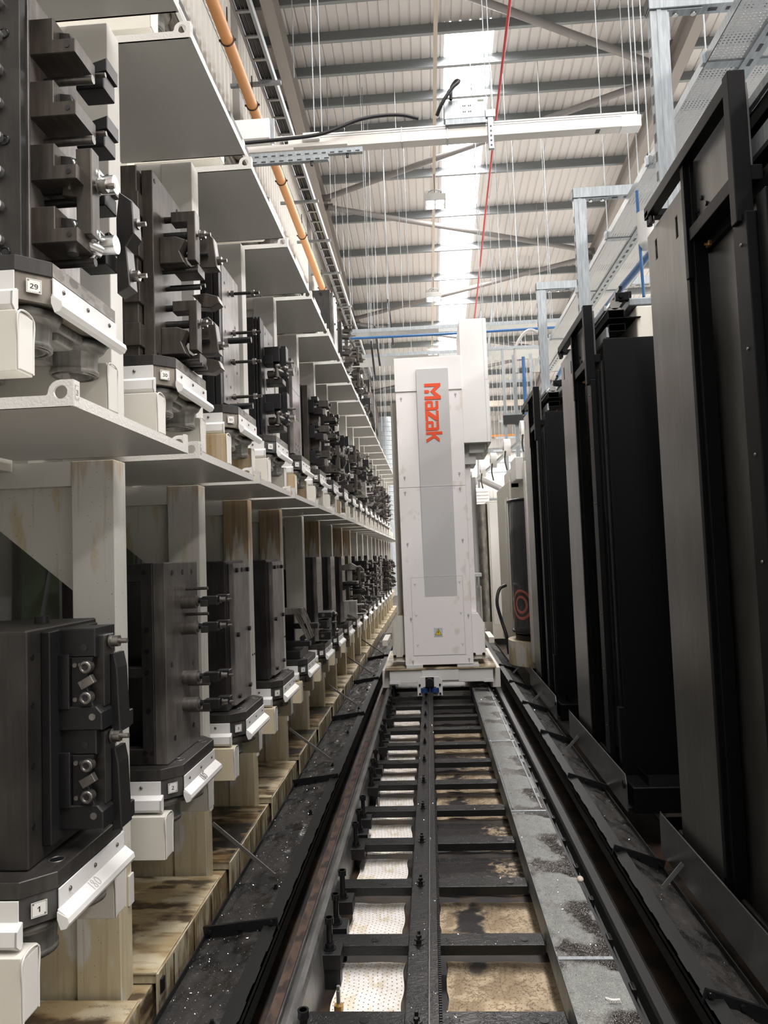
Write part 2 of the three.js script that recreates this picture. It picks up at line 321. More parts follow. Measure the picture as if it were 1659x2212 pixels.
// purlins: measured lines; half spacing near the ridge
const PUR = [-9.45, -10.2, -10.95, -11.7, -12.43, -13.2, -13.97, -15.5, -17.07, -18.63, -20.2, -21.75, -23.3, -24.85, -26.4, -27.95, -29.5, -31.1, -32.6];
const purG = finish([bx(LEFT_X, RIGHT_X, 0, .2, -.004, .004), bx(LEFT_X, RIGHT_X, 0, .006, 0, .065), bx(LEFT_X, RIGHT_X, 0, .022, .061, .066), bx(LEFT_X, RIGHT_X, .194, .2, -.065, 0)]);
PUR.forEach((z, i) => { const m = single('roof_purlin', `${ORD[i]} galvanised cross beam under the roof sheets, counted from the camera`, 'roof beam', purG, M.purlin, 'roof purlins'); m.position.set(0, roofY(z) - .2, z); });
// rafters
for (const [x, nm] of [[-2.08, 'left'], [4.5, 'right'], [11.1, 'far right']]) {
  const t = thing('roof_rafter', `brown steel roof rafter running lengthwise, the ${nm} one`, 'rafter');
  const g = (x0, x1, d0, d1) => [[FAR_Z, RIDGE_Z], [RIDGE_Z, BACK_Z]].map(([z0, z1]) => { const L = Math.hypot(z1 - z0, roofY(z1) - roofY(z0)); return bx(x0, x1, -d1, -d0, 0, L).rotateX(Math.atan2(roofY(z0) - roofY(z1), z1 - z0)).translate(0, roofY(z0), z0); });
  part('web', g(x - .006, x + .006, .2, .66), M.rafter, t); part('bottom_flange', g(x - .09, x + .09, .65, .67), M.rafter, t); part('top_flange', g(x - .09, x + .09, .2, .215), M.rafter, t);
}
// wind bracing tubes between the rafters
[[-9.3, -12.6], [-15.7, -12.8], [-16.05, -18.7], [-21.9, -19.0], [-22.3, -25.2], [-28.6, -25.5]].forEach(([zl, zr], i) => {
  const t = thing('bracing_tube', `${ORD[i]} slanting brown bracing tube under the roof, counted from the camera`, 'roof brace', [0, 0, 0], 'roof bracing tubes');
  part('tube', bar([-1.98, roofY(zl) - .38, zl], [4.4, roofY(zr) - .38, zr], .06, .06, true), M.tubePaint, t);
  for (const [x, z] of [[-1.98, zl], [4.4, zr]]) part('end_plate', bx(x - .12, x + .12, roofY(z) - .46, roofY(z) - .3, z - .01, z + .01), M.tubePaint, t);
});
// far end: orange rail, heater cabinet, pipes
single('orange_rail', 'orange rail across the far end wall', 'rail', bx(LEFT_X, 12, 6.86, 6.96, FAR_Z + .12, FAR_Z + .24), M.orange);
single('tan_beam', 'tan boxed beam spanning the hall below the far eave', 'beam', bx(-1, 12, 7.35, 7.55, -29.2, -29), M.tan);
{
  const t = thing('wall_louvre', 'white louvred unit stacked on the far end wall', 'vent', [2.25, 3.5, FAR_Z + .2]);
  part('housing', bx(-.5, .5, 0, 1.0, 0, .5, .02), M.guard, t);
  for (let i = 0; i < 6; i++) part('louvre', bx(-.48, .48, .08 + i * .15, .17 + i * .15, .5, .56), M.grey, t);
  single('wall_pipe', 'dark vertical pipe on the far end wall', 'pipe', cyl('y', .09, 0, 6.2, 1.6, FAR_Z + .3), M.blackOx);
  single('conduit', 'thin grey conduit on the far end wall', 'pipe', cyl('y', .045, 3.9, 6.2, 2.35, FAR_Z + .3), M.galvDull);
  const db = thing('diagonal_brace', 'grey slanting pipe crossing the far end wall', 'pipe'); part('bracket', bx(5.6, 5.75, 3.05, 3.25, FAR_Z + .165, FAR_Z + .62), M.tubePaint, db); part('pipe', bar([1.2, 5.55, FAR_Z + .6], [5.9, 3.05, FAR_Z + .6], .13, .13, true), M.tubePaint, db);
  single('duct', 'shiny ribbed round duct rising beyond the rack', 'duct', [cyl('y', .3, 0, 7.3, -1.62, -30.2, 24), ...Array.from({ length: 22 }, (_, i) => new THREE.TorusGeometry(.3, .018, 6, 24).rotateX(PI / 2).translate(-1.62, 3.1 + i * .19, -30.2))], M.galv);
}
// ================================================================ the track in the aisle floor
const SL0 = -2.902, SLP = .495;
const tr = { slG: finish([bx(-.455, .375, .08, .12, -.045, .045, .004), bx(-.455, -.44, 0, .08, -.03, .03), bx(-.10, -.05, 0, .08, -.03, .03)]) };
for (let i = -1; i < 12; i++) {
  const z = SL0 - SLP * i - .045;
  const t = thing('track_sleeper', `${ORD[i + 1]} black steel cross sleeper of the track, counted from the camera`, 'track sleeper', [0, 0, z], 'track sleepers');
  part('channel', tr.slG, M.trackBlack, t);
  for (const x of [-.27, .3]) part('counterbore', [cyl('y', .016, .1195, .1215, x, .005, 14)], M.black, t);
}
// centre rack rail with bolts and teeth
{
  const t = thing('centre_rail', 'long black drive rail with toothed rack down the middle of the track', 'rail', [0, 0, 0]);
  part('base_plate', bx(-.139, -.065, .12, .15, -12, -1.2, .003), M.trackBlack, t);
  part('rack_bar', [bx(-.064, -.028, .12, .168, -12, -1.2, .003), bx(-.0685, -.0635, .12, .158, -12, -1.2)], M.trackBlack, t);
  part('guide_lip', bx(-.062, -.058, .166, .174, -12, -1.2), M.railGrey, t);
  const teeth = []; for (let z = -1.9; z > -4.6; z -= .0135) teeth.push(bx(-.029, -.0195, .135, .166, z - .0035, z + .0035));
  const tm = part('rack_teeth', teeth, M.blackOx, t); tm.userData.kind = 'stuff';
}
const clampG = finish([cyl('y', .019, .15, .153, 0, 0, 18), hexNut('y', .0115, .153, .166, 0, 0), cyl('y', .0065, .16, .18, 0, 0, 10)]);
for (let i = 0; i < 12; i++) for (const dz of [0, -.035]) {
  const m = single('rail_bolt', 'black hex bolt and washer on the centre drive rail', 'bolt', clampG, M.black, 'bolts along the centre rail');
  m.position.set(-.1, 0, -2.36 - SLP * i + dz);
}
// left running rail
{
  const t = thing('running_rail', 'dark steel running rail left of the sleepers with rusty foot', 'rail');
  part('rail_body', poly([[-.585, 0], [-.455, 0], [-.455, .05], [-.462, .19], [-.468, .212], [-.485, .22], [-.503, .214], [-.518, .196], [-.526, .15], [-.535, .136], [-.585, .13]], 'z', -14, -1.0), M.railGrey, t);
  part('rail_foot', bx(-.578, -.546, .136, .142, -14, -1), M.rust, t, 'rusty brown strip along the rail foot');
  const t2 = thing('running_rail', 'black steel running rail right of the grey deck plates', 'rail');
  part('rail_body', poly([[.585, 0], [.70, 0], [.70, .06], [.672, .19], [.664, .2], [.63, .2], [.622, .19], [.612, .15], [.585, .14]], 'z', -14, -1.0), M.trackDark, t2);
  part('rail_lip', bx(.578, .590, .14, .175, -14, -1), M.blackOx, t2);
  for (let z = -1.9; z > -9; z -= .31) part('lug', bx(.589, .607, .15, .185, z - rr(.015, .03), z + .02, .004), M.black, t2);
}
// rail clamps with tall bolts on the left
const rcP = [];
for (let i = -1; i < 11; i++) { const zs = SL0 - SLP * i - .045; if (i % 2) rcP.push([zs + .16]); else rcP.push([zs + .085], [zs - .11]); }
{
  const g1 = finish([bx(-.055, .035, .03, .085, -.045, .045, .003)]), g2 = finish([cyl('y', .024, .085, .089, 0, 0, 18), hexNut('y', .0185, .089, .108, 0, 0), cyl('y', .0115, .1, .2, 0, 0, 12), cyl('y', .018, .178, .2, 0, 0, 14)]);
  rcP.forEach(([z], i) => {
    const t = thing('rail_clamp', `${ORD[Math.min(i, 21)]} black rail clamp with tall bolt beside the left rail`, 'clamp', [-.425, .045, z], 'rail clamps beside the left rail');
    part('clamp_block', g1, M.blackOx, t); part('clamp_bolt', g2, M.black, t).position.set(-.012, 0, 0);
    if (i < 3) part('foot_block', bx(-.05, .03, -.045, .03, -.02, .035), M.trackDark, t);
  });
  [-2.62, -4.60, -5.6].forEach((z, i) => { const t = thing('adjuster_screw', `${ORD[i]} small zinc adjusting screw between the rail clamps`, 'screw', [-.375, 0, z], 'adjuster screws'); part('screw', [cyl('y', .008, 0, .115, 0, 0, 10), cyl('y', .0065, .115, .13, 0, 0, 8)], M.alu, t); part('nut', hexNut('y', .018, .05, .068, 0, 0), M.brass, t); });
}
// absorbent pads on the floor between the sleepers
function padGeo(x0, x1, z0, z1, amp, skew) {
  const g = new THREE.BoxGeometry(x1 - x0, .006, z1 - z0, 28, 1, 22), p = g.attributes.position;
  for (let i = 0; i < p.count; i++) { const X = p.getX(i), Z = p.getZ(i), up = p.getY(i) > 0; const w = amp * (fbm((X + 5) / 10, (Z + 5) / 10, 90, 90, 2) - .3); p.setY(i, up ? .006 + Math.max(0, w) : 0); p.setX(i, X + skew * Z + .004 * Math.sin(Z * 31 + x0 * 9)); p.setZ(i, Z + .004 * Math.sin(X * 27 + z0 * 5)); }
  g.computeVertexNormals(); return g.translate((x0 + x1) / 2, .001, (z0 + z1) / 2);
}
for (let i = 0; i < 11; i++) {
  const zf = SL0 - SLP * i - .098, zn = zf + .42;              // free floor between two sleepers
  single('absorbent_pad', `white dimpled absorbent pad left of the centre rail, ${ORD[i]} from the camera`, 'absorbent pad', padGeo(-.424 + rr(0, .015), -.165 + rr(-.015, .005), zf + .005, zn - (i % 3 ? .02 : 0), .014, rr(-.03, .03)), M.padW, 'white absorbent pads', true);
  const kind = [0, 1, 3, 3, 1, 1, 2, 0, 0, 4, 4][i];
  single('absorbent_pad', `${['tan', 'tan oil-marked', 'black and tan soaked', 'black oil-soaked', 'black'][kind]} absorbent pad right of the centre rail, ${ORD[i]} from the camera`, 'absorbent pad', padGeo(i ? -.02 : -.0, .415, zf + .005, zn, .02, rr(-.01, .01)), M.padB[kind], 'soiled absorbent pads', true);
}
single('rubber_strip', 'dark strip beside the nearest tan pad', 'strip', bx(-.028, -.002, .001, .012, -2.9, -2.5), M.blackOx);
// zinc deck plates on the right
[-1.15, -2.668, -4.13, -5.63, -7.12, -8.6, -10.1].forEach((z0, i, a) => {
  if (i === a.length - 1) return;
  const z1 = a[i + 1] + .006;
  const t = thing('deck_plate', `${ORD[i]} oily zinc deck plate beside the right rail, counted from the camera`, 'deck plate', [0, 0, 0], 'zinc deck plates');
  part('sheet', bx(.38, .57, .193, .2, z1, z0, .002), M.deck, t);
  part('edge_fold', bx(.38, .384, .09, .2, z1, z0, .001), M.galvDull, t);
  part('seam_strip', bx(.383, .568, .2, .2025, z1, z1 + .018), M.galv, t);
  if (i > 1) part('raised_rim', [bx(.545, .553, .2, .206, z1 + .02, z0 - .02), bx(.39, .396, .2, .206, z1 + .02, z0 - .02)], M.galvDull, t);
  part('leg', [bx(.44, .465, 0, .19, z0 - .3, z0 - .26), bx(.44, .465, 0, .19, z1 + .3, z1 + .34)], M.trackDark, t);
});
// gutters full of black swarf sludge
function sludgeGeo(x0, x1, y0, y1, z0, z1, nx, nz, amp, ragged) {
  const g = new THREE.PlaneGeometry(1, 1, nx, nz).rotateX(-PI / 2), p = g.attributes.position;
  for (let i = 0; i < p.count; i++) {
    let a = p.getX(i) + .5; const b = p.getZ(i) + .5; const z = z0 + (z1 - z0) * b;
    const edge = ragged ? (fbm(z * .05 + 3, .5, 70, 2, 4) - .5) * .05 * (ragged > 0 ? a : 1 - a) : 0;
    const x = x0 + (x1 - x0) * a + edge;
    const n = fbm(x * .25 + 4, z * .1 + 5, 60, 60, 4);
    const h = amp * (n - .35) * Math.min(1, Math.min(a, 1 - a) * 8);
    p.setXYZ(i, x, y0 + (y1 - y0) * a + h, z);
  }
  g.computeVertexNormals(); return g;
}
function gutter(side) {
  const L = side < 0, t = thing('swarf_gutter', L ? 'black sludge-filled gutter between the white plinth and the left rail' : 'black gutter along the foot of the dark doors', 'gutter');
  const xo = L ? -.93 : .985, xi = L ? -.635 : .765, yo = L ? .155 : .16, yi = L ? .212 : .245, s = L ? 1 : -1;
  part('tray', [poly([[xo, yo - .03], [xi, yi - .04], [xi, yi - .03], [xo, yo - .02]].map(q => q), 'z', -14, -.9), bx(xi - s * .055, xi, yi - .012, yi, -14, -.9), bx(xi - s * .004, xi, yi - .09, yi, -14, -.9), bx(xo, xo + s * .004, yo - .05, yo + .01, -14, -.9)], M.trackDark, t);
  part('sludge', sludgeGeo(L ? xo + .004 : xi + .055, L ? xi - .055 : xo - .004, L ? yo - .012 : yi - .02, L ? yi - .02 : yo - .015, -13.5, -1.0, 34, 900, .03, L ? 1 : -1), M.sludge, t, 'glistening black swarf sludge').userData.kind = 'stuff';
  const zs = L ? [-2.9, -4.77, -6.63, -8.5, -10.4] : [-2.35, -3.45, -4.55, -5.65, -6.75, -7.85, -9.0];
  zs.forEach(z => { const b = part('cross_bracket', bar([xo, yo + .018, z], [xi, yi + .006, z + (L ? .03 : -.0)], .012, .045), M.black, t); for (const f of [.08, .5, .92]) part('bracket_bolt', cyl('z', .008, z + .006 + (L ? .03 * f : 0), z + .016 + (L ? .03 * f : 0), xo + (xi - xo) * f, yo + .02 + (yi - yo) * f, 8), M.black, b); });
  if (L) for (let z = -2.3; z > -11; z -= .93) part('stud', [cyl('y', .011, .18, .2, -.72, z, 6), cyl('y', .006, .19, .21, -.72, z, 8)], M.black, t);
  // flat ties holding the gutter
  if (L) for (let i = 0; i < 5; i++) { const z = -3.45 - 1.86 * i + .02; const y = single('tie_bar', `${ORD[i]} thin grey tie bar slanting from the rack foot down to the gutter`, 'tie bar', bar([-1.05, .40, z], [-.745, .205, z + .10], .004, .018), M.tie, 'slanting tie bars'); }
  else [-3.2, -5.35, -7.05, -8.7].forEach((z, i) => single('tie_bar', `${ORD[i]} short grey tie bar over the gutter under the dark doors`, 'tie bar', bar([.99, .29, z], [.90, .205, z + .02], .004, .02), M.tie, 'short tie bars by the doors'));
}
gutter(-1); gutter(1);
// loose bright swarf lying on the gutters, deck and sleepers
{
  const g = new THREE.TetrahedronGeometry(.0032), n = 5200, im = new THREE.InstancedMesh(g, M.alu, n), m = new THREE.Matrix4(), q = new THREE.Quaternion(), e = new THREE.Euler();
  for (let i = 0; i < n; i++) {
    const k = rnd(); let x, y, z = -1.6 - 8 * Math.pow(rnd(), 1.7);
    if (k < .48) { x = rr(-.92, -.70); y = .16 + (x + .93) * .17; } else if (k < .70) { x = rr(.39, .56); y = .203; } else if (k < .82) { x = rr(-.135, -.03); y = x < -.066 ? .152 : .169; } else if (k < .92) { const s = Math.floor(rnd() * 10) - 1; z = SL0 - SLP * s - rr(0, .085); x = rr(-.01, .37); y = .1215; } else { x = rr(.82, 1.0); y = .235 - (x - .765) * .33; }
    const s = rr(.35, 1.1); e.set(rr(0, 6), rr(0, 6), rr(0, 6)); q.setFromEuler(e);
    m.compose(new THREE.Vector3(x, y, z), q, new THREE.Vector3(s, s * .5, s * (rnd() < .08 ? 2.5 : 1))); im.setMatrixAt(i, m);
  }
  im.name = 'metal_swarf'; im.userData = { label: 'loose bright metal swarf scattered over the gutters and deck plates', category: 'swarf', kind: 'stuff' }; im.castShadow = im.receiveShadow = true; scene.add(im);
}
single('feather', 'small white feather on the nearest deck plate', 'feather', [tube([[.49, .204, -2.42], [.505, .207, -2.405], [.53, .205, -2.41]], .004, 12, 6), ...Array.from({ length: 9 }, (_, i) => bar([.492 + i * .0045, .206, -2.415 + Math.abs(i - 3) * .001], [.488 + i * .0052, .205, -2.392], .0012))], M.guard);
single('wood_chip', 'small tan lump lying by the right rail', 'debris', new THREE.IcosahedronGeometry(.014, 1).scale(1, .8, 1.5).translate(.578, .21, -3.25), M.tan);
// ================================================================ the pallet rack on the left
const P = .93, zp = k => -2.50 - P * k, zb = k => -2.035 - P * k, zc = k => -2.005 - P * k;   // posts, bays, pallets
const XP = -1.067, XS = -.803, XC = -1.20, Y0 = .15, YM = 1.971, YU = 3.53;
const NB = 20;
{ // one post, then copies
  const drip = [1, 1, 2, 2, 0, 2, 0, 2, 2, 1, 0, 1, 0, 0, 1, 0, 0, 1, 0, 0];
  const gLow = finish(bx(-.15, 0, 0, 1.815, -.05, .05, .004)), gUp = finish(bx(-.15, 0, 1.84, 3.375, -.05, .05, .004));
  const beam = y => bx(-.62, -.145, y - .085, y, -.045, .045), gus = y => poly([[-.15, y - .085], [-.56, y - .085], [-.56, y - .12], [-.15, y - .46]], 'z', -.006, .006);
  const base = finish([bx(-.62, -.15, 0, .33, -.05, -.035, .003), poly([[-.15, 0], [-.45, 0], [-.45, .30], [-.43, .325], [-.15, .325]], 'z', .03, .04)]);
  for (let k = 0; k < NB; k++) {
    const t = thing('rack_post', `${ORD[k]} white rack post from the camera${drip[k] === 2 && k < 9 ? ', stained with brown oil runs' : ''}`, 'rack post', [XP, Y0, zp(k)], 'rack posts');
    part('lower_column', gLow, M.post[drip[k]], t, drip[k] === 2 ? 'white column with brown oil runs below the shelf' : null);
    part('upper_column', gUp, M.white, t);
    for (const y of [1.815, 3.375]) { part('shelf_beam', beam(y), M.white, t); part('gusset', gus(y), y < 2 ? M.post[1] : M.white, t); }
    part('foot_panel', base, M.post[1], t);
    part('stop_plate', bx(0, .008, .30, .40, -.05, -.012, .002), M.white, t);
    part('cap_screw', [cyl('x', .006, 0, .004, .9, -.02, 8), cyl('x', .006, 0, .004, .9, .02, 8), cyl('x', .008, 0, .01, .62, -.02, 8)], M.blackOx, t);
  }
}
struct('wall_rack_back', bx(-1.80, -1.77, 0, YU, -22, -.6), M.backSheet);
{ // cabinets behind the rack, seen through the bays
  const t = thing('control_cabinet', 'grey-green cabinet standing behind the first rack bay', 'cabinet', [-1.70, .197, -2.25]);
  part('body', bx(-.05, .12, 0, 1.75, -.18, .5, .01), M.grey, t); part('door', bx(.12, .13, .2, 1.35, -.02, .45, .006), M.castIron, t); part('green_post', bx(.12, .16, 0, 1.75, -.17, -.08), M.green, t);
  for (let i = 0; i < 2; i++) part('knob', cyl('x', .012, .12, .15, 1.2 - i * .35, -.05 + i * .02, 10), M.blackOx, t);
  for (let k = 1; k < 5; k++) { const g = thing('green_column', `dim green column behind the ${ORD[k]} rack bay`, 'column', [-1.66, Y0, zb(k) - .1]); part('column', bx(-.05, .05, 0, 1.8, -.06, .06), M.green, g); part('stay', bar([.06, 1.55, .0], [.06, .6, .32], .012, .012), M.galvDull, g); }
}
// plinth: low base and raised covers between the posts
struct('floor_plinth', [bx(-1.76, -1.02, 0, Y0, -21.5, -.6)], M.plinth);
for (let k = -1; k < NB; k++) {
  const z0 = zp(k) - .085, z1 = zp(k + 1) + .075, dk = k === 1 || k === 3 || k === 4 || k === 8;
  const t = thing('plinth_cover', `${ORD[k + 1]} oil-stained cream cover box at the rack foot, counted from the camera`, 'plinth cover', [0, 0, 0], 'plinth covers');
  part('top_sheet', bx(-1.74, -1.0, .186, .196, z1, z0, .003), dk ? M.plinthDark : M.plinth, t);
  part('front_sheet', bx(-1.004, -.994, .02, .19, z1, z0, .002), M.plinthSide, t);
  part('end_sheet', bx(-1.7, -1.004, .155, .187, z0 - .012, z0 - .006), M.plinthSide, t);
  for (const f of [.2, .5, .8]) part('seam', bx(-.9945, -.9925, .02, .18, z0 + (z1 - z0) * f - .004, z0 + (z1 - z0) * f + .004), M.plinthDark, t);
  if (k === 0) part('switch_plate', bx(-.993, -.985, .12, .165, z0 - .04, z0 - .012), M.blackOx, t);
}
// shelves
{
  const ear = s => poly([[-.5, .0], [0, 0], [0, .062], [-.03, .062], ...Array.from({ length: 7 }, (_, i) => { const a = PI / 2 + i * PI / 12; return [-.030 + .03 * Math.cos(a), .032 + .03 * Math.sin(a)]; }), [-.064, .027], [-.5, .027]], 'z', s > 0 ? .396 : -.4035, s > 0 ? .4035 : -.396, 0, [circ(-.030, .034, .0165)]);
  const gPlate = finish([bx(-.6, -.002, 0, .01, -.4030, .4030)]), gE = [finish(ear(1)), finish(ear(-1))], gF = finish([bx(-.0066, .0012, -.0008, .027, -.4018, .4018)]), gT = [finish(bx(-.006, .0016, 0.0008, .0615, .374, .4012)), finish(bx(-.006, .0016, 0.0008, .0615, -.4012, -.374))];
  for (const lvl of [0, 1]) for (let k = lvl ? 0 : 0; k < NB; k++) {
    const n = (lvl ? 57 : 29) + k, t = thing('rack_shelf', lvl ? `${ORD[k]} white shelf tray of the top row, seen from below, counted from the camera` : `${ORD[k]} white shelf tray of the middle row, counted from the camera`, 'rack shelf', [XS, lvl ? YU : YM, zb(k)], lvl ? 'top row shelves' : 'middle row shelves');
    part('tray_plate', gPlate, M.whiteShelf, t); part('front_lip', gF, M.whiteShelf, t);
    for (const i of [0, 1]) { part('lifting_ear', gE[i], M.whiteShelf, t); part('corner_tab', gT[i], M.whiteShelf, t); }
    if (k < 9) numPlate(Math.min(n, 64), .019, .036, t, [.0016, .034, .3875], PI / 2, null, true);
  }
}
// stands under every pallet: two box arms on a rear beam
{
  const arm = s => [bx(-.48, 0, -.153, 0, s * .253 - .037, s * .253 + .037, .003)], cap = s => [bx(0, .004, -.146, -.007, s * .253 - .032, s * .253 + .032, .002)];
  const weld = s => [tube([[.003, -.148, s * .253 - .034], [.003, -.075, s * .253 - .0345], [.003, -.005, s * .253 - .034], [.003, -.004, s * .253 + .033], [.003, -.08, s * .253 + .035], [.003, -.148, s * .253 + .034]], .0028, 26, 5)];
  const gs = [1, -1].map(s => [finish(arm(s)), finish(cap(s)), finish(weld(s))]), gB = finish(bx(-.52, -.44, -.30, -.02, -.445, .385));
  const where = ['bottom', 'middle', 'top'];
  for (const lvl of [0, 1, 2]) for (let k = 0; k < (lvl === 2 ? 14 : NB); k++) {
    const oily = (lvl === 1 && [2, 4, 7].includes(k)) || (lvl === 0 && k > 1);
    const t = thing('pallet_stand', `${oily ? 'oil-yellowed' : 'cream-white'} box-arm stand under the ${ORD[k]} pallet of the ${where[lvl]} row`, 'pallet stand', [-.984, [.70, 2.236, 3.795][lvl], zc(k)], `pallet stands of the ${where[lvl]} row`);
    gs.forEach(([a, c, w]) => { const m = part('support_arm', a, oily ? (lvl ? M.creamOil : M.creamYellow) : M.cream, t); part('end_cap', c, M.white, m); if (k < 4) part('weld_bead', w, M.white, m); });
    part('rear_beam', gB, M.cream, t);
  }
}
// pallets
const HP = .255, CH = .063;
const octo = (h, c) => [[-h + c, -h], [h - c, -h], [h, -h + c], [h, h - c], [h - c, h], [-h + c, h], [-h, h - c], [-h, -h + c]];
const PG = {
  slab: finish(poly(octo(HP, CH), 'y', 0, .041, .002)), body: finish(poly(octo(HP - .004, CH), 'y', -.07, 0)),
  under: finish([bx(-.21, .21, -.1, -.07, -.21, .21, .02), ...[[.15, -.138], [.15, .138], [-.15, -.138], [-.15, .138]].map(([x, z]) => new THREE.LatheGeometry([[0, -.08], [.095, -.08], [.085, -.098], [.069, -.11], [.066, -.158], [.070, -.16], [.070, -.172], [.046, -.174], [.042, -.15], [0, -.15]].map(q => new THREE.Vector2(...q)), 26).translate(x, 0, z)), cyl('y', .04, -.15, -.08, .08, -.06, 20), bx(.06, .2, -.125, -.09, -.05, .06, .015)]),
  ring: finish([...[[.15, -.138], [.15, .138]].map(([x, z]) => new THREE.TorusGeometry(.058, .006, 6, 26).rotateX(PI / 2).translate(x, -.172, z)), cyl('y', .015, -.168, -.14, .15, -.138, 14)]),
  gA: finish([bx(HP, HP + .004, -.052, -.001, -.192, .192, .001)]), lA: finish(poly([[HP + .003, -.046], [HP + .030, -.067], [HP + .033, -.080], [HP + .026, -.092], [HP + .012, -.096], [HP + .014, -.091], [HP + .023, -.087], [HP + .028, -.079], [HP + .026, -.071], [HP + .003, -.052]], 'z', -.20, .20)),
  eA: finish([poly([[HP + .002, -.052], [HP + .029, -.067], [HP + .032, -.080], [HP + .025, -.092], [HP + .011, -.095], [HP + .002, -.07]], 'z', .196, .202)]), eA2: finish([poly([[HP + .002, -.052], [HP + .029, -.067], [HP + .032, -.080], [HP + .025, -.092], [HP + .011, -.095], [HP + .002, -.07]], 'z', -.202, -.196)]),
  gN: finish([bx(-.192, .192, -.052, -.001, HP, HP + .004, .001)]), lN: finish(poly([[HP + .002, -.048], [HP + .024, -.062], [HP + .026, -.095], [HP + .012, -.108], [HP + .002, -.108], [HP + .002, -.1], [HP + .018, -.09], [HP + .018, -.066]], 'x', -.2, .2)),
  eN: finish([poly([[HP + .0, -.05], [HP + .024, -.062], [HP + .026, -.095], [HP + .012, -.108], [HP, -.1]], 'x', .195, .201)]),
  scr: finish([-.14, -.0, .14].map(z => new THREE.SphereGeometry(.0065, 8, 6).scale(.7, 1, 1).translate(HP + .005, -.022, z))), scrN: finish([-.05, .12].map(x => new THREE.SphereGeometry(.0065, 8, 6).scale(1, 1, .7).translate(x, -.022, HP + .005))),
  hole: finish([cyl('y', .017, .0405, .0415, .215, .12, 18), cyl('y', .017, .0405, .0415, .215, -.15, 18), cyl('y', .017, .0405, .0415, -.12, .215, 18)]), holeRing: finish([[.215, .12], [.215, -.15]].map(([x, z]) => new THREE.TorusGeometry(.019, .0018, 5, 20).rotateX(PI / 2).translate(x, .0412, z))),
};
function pallet(lvl, k, n) {
  const row = ['bottom', 'middle', 'top'][lvl], near = k < 8, beige = lvl > 0 && k < 3;
  const t = thing('machining_pallet', `${ORD[k]} ${lvl ? 'grey' : 'dark'} machining pallet of the ${row} row${lvl < 2 ? ' with white chip guards' : ', seen from below'}, counted from the camera`, 'pallet', [XC, [.815, 2.349, 3.905][lvl], zc(k)], `pallets of the ${row} row`);
  part('top_slab', PG.slab, lvl ? (k < 3 ? M.slab : M.slabDark) : M.slabDark, t);
  if (lvl === 1 && near) part('worn_edge', bx(HP + .0005, HP + .0012, .003, .039, -.19, .19), M.slabWorn, t, 'worn pale steel edge of the slab');
  part('body', PG.body, beige ? M.bodyBeige : lvl ? M.bodyDark : M.bodyDark, t);
  part('underside_casting', PG.under, M.castIron, t); if (near || lvl === 2) part('clamp_ring', PG.ring, M.steel, t);
  const ga = part('side_guard', PG.gA, M.guard, t), gn = part('side_guard', PG.gN, M.guard, t);
  part('drip_lip', PG.lA, M.guard, ga); part('drip_lip', PG.lN, M.guard, gn); part('end_flap', PG.eA, M.guard, ga); part('end_flap', PG.eA2, M.guard, ga); part('end_flap', PG.eN, M.guard, gn);
  if (near) { part('guard_screw', PG.scr, M.steel, ga); part('guard_screw', PG.scrN, M.steel, gn); if (!lvl) { part('bolt_hole', PG.hole, M.black, t); part('hole_rim', PG.holeRing, M.steel, t); } }
  if (k < 12 && lvl < 2) numPlate(Math.min(n, 64), .037, .036, t, [HP - CH / 2 + .0008, -.033, HP - CH / 2 + .0008], PI / 4, `white number plate reading ${n}`);
  return t;
}
for (let k = 0; k < 18; k++) { pallet(0, k, k + 1); pallet(1, k, 29 + k); if (k < 12) pallet(2, k, 57 + k); }
// marker strokes on the guards of pallets 1 and 2
function writing(name, label, strokes, org, s, mat = M.plateInk, rad = .0011) {   // strokes in (u along -z, v up the slope) on the lip of an aisle guard
  const f = ([u, v]) => [org[0] + v * s * .45, org[1] - (1 - v) * 0 + v * s * .0 - 0, org[2] - u * s];
  return single(name, label, 'writing', strokes.map(st => tube(st.map(([u, v]) => [org[0] - v * s * .55, org[1] + v * s * .43, org[2] - u * s]), rad, st.length * 5, 5)), mat);
}
{
  const one = u => [[u, 0], [u + .05, 1]], eight = u => [[u + .3, .75], [u + .2, 1], [u + .05, .8], [u + .3, .35], [u + .22, 0], [u + .05, .2], [u + .3, .75]], zero = u => [[u + .2, 1], [u, .6], [u + .08, .05], [u + .3, .2], [u + .34, .7], [u + .2, 1]], deg = u => [[u + .08, 1.15], [u, 1.05], [u + .07, .95], [u + .14, 1.05], [u + .08, 1.15]];
  writing('marker_writing', 'handwritten 180 degrees in black marker on the guard of pallet 2', [one(0), eight(.22), zero(.72), deg(1.25)], [XC + HP + .0285, .815 - .065, zc(1) + .03], .042);
  writing('marker_writing', 'faint handwritten 180 on the guard of pallet 1', [one(0), eight(.22), zero(.72)], [XC + HP + .0285, .815 - .065, zc(0) + .05], .04, M.grey, .0008);
}
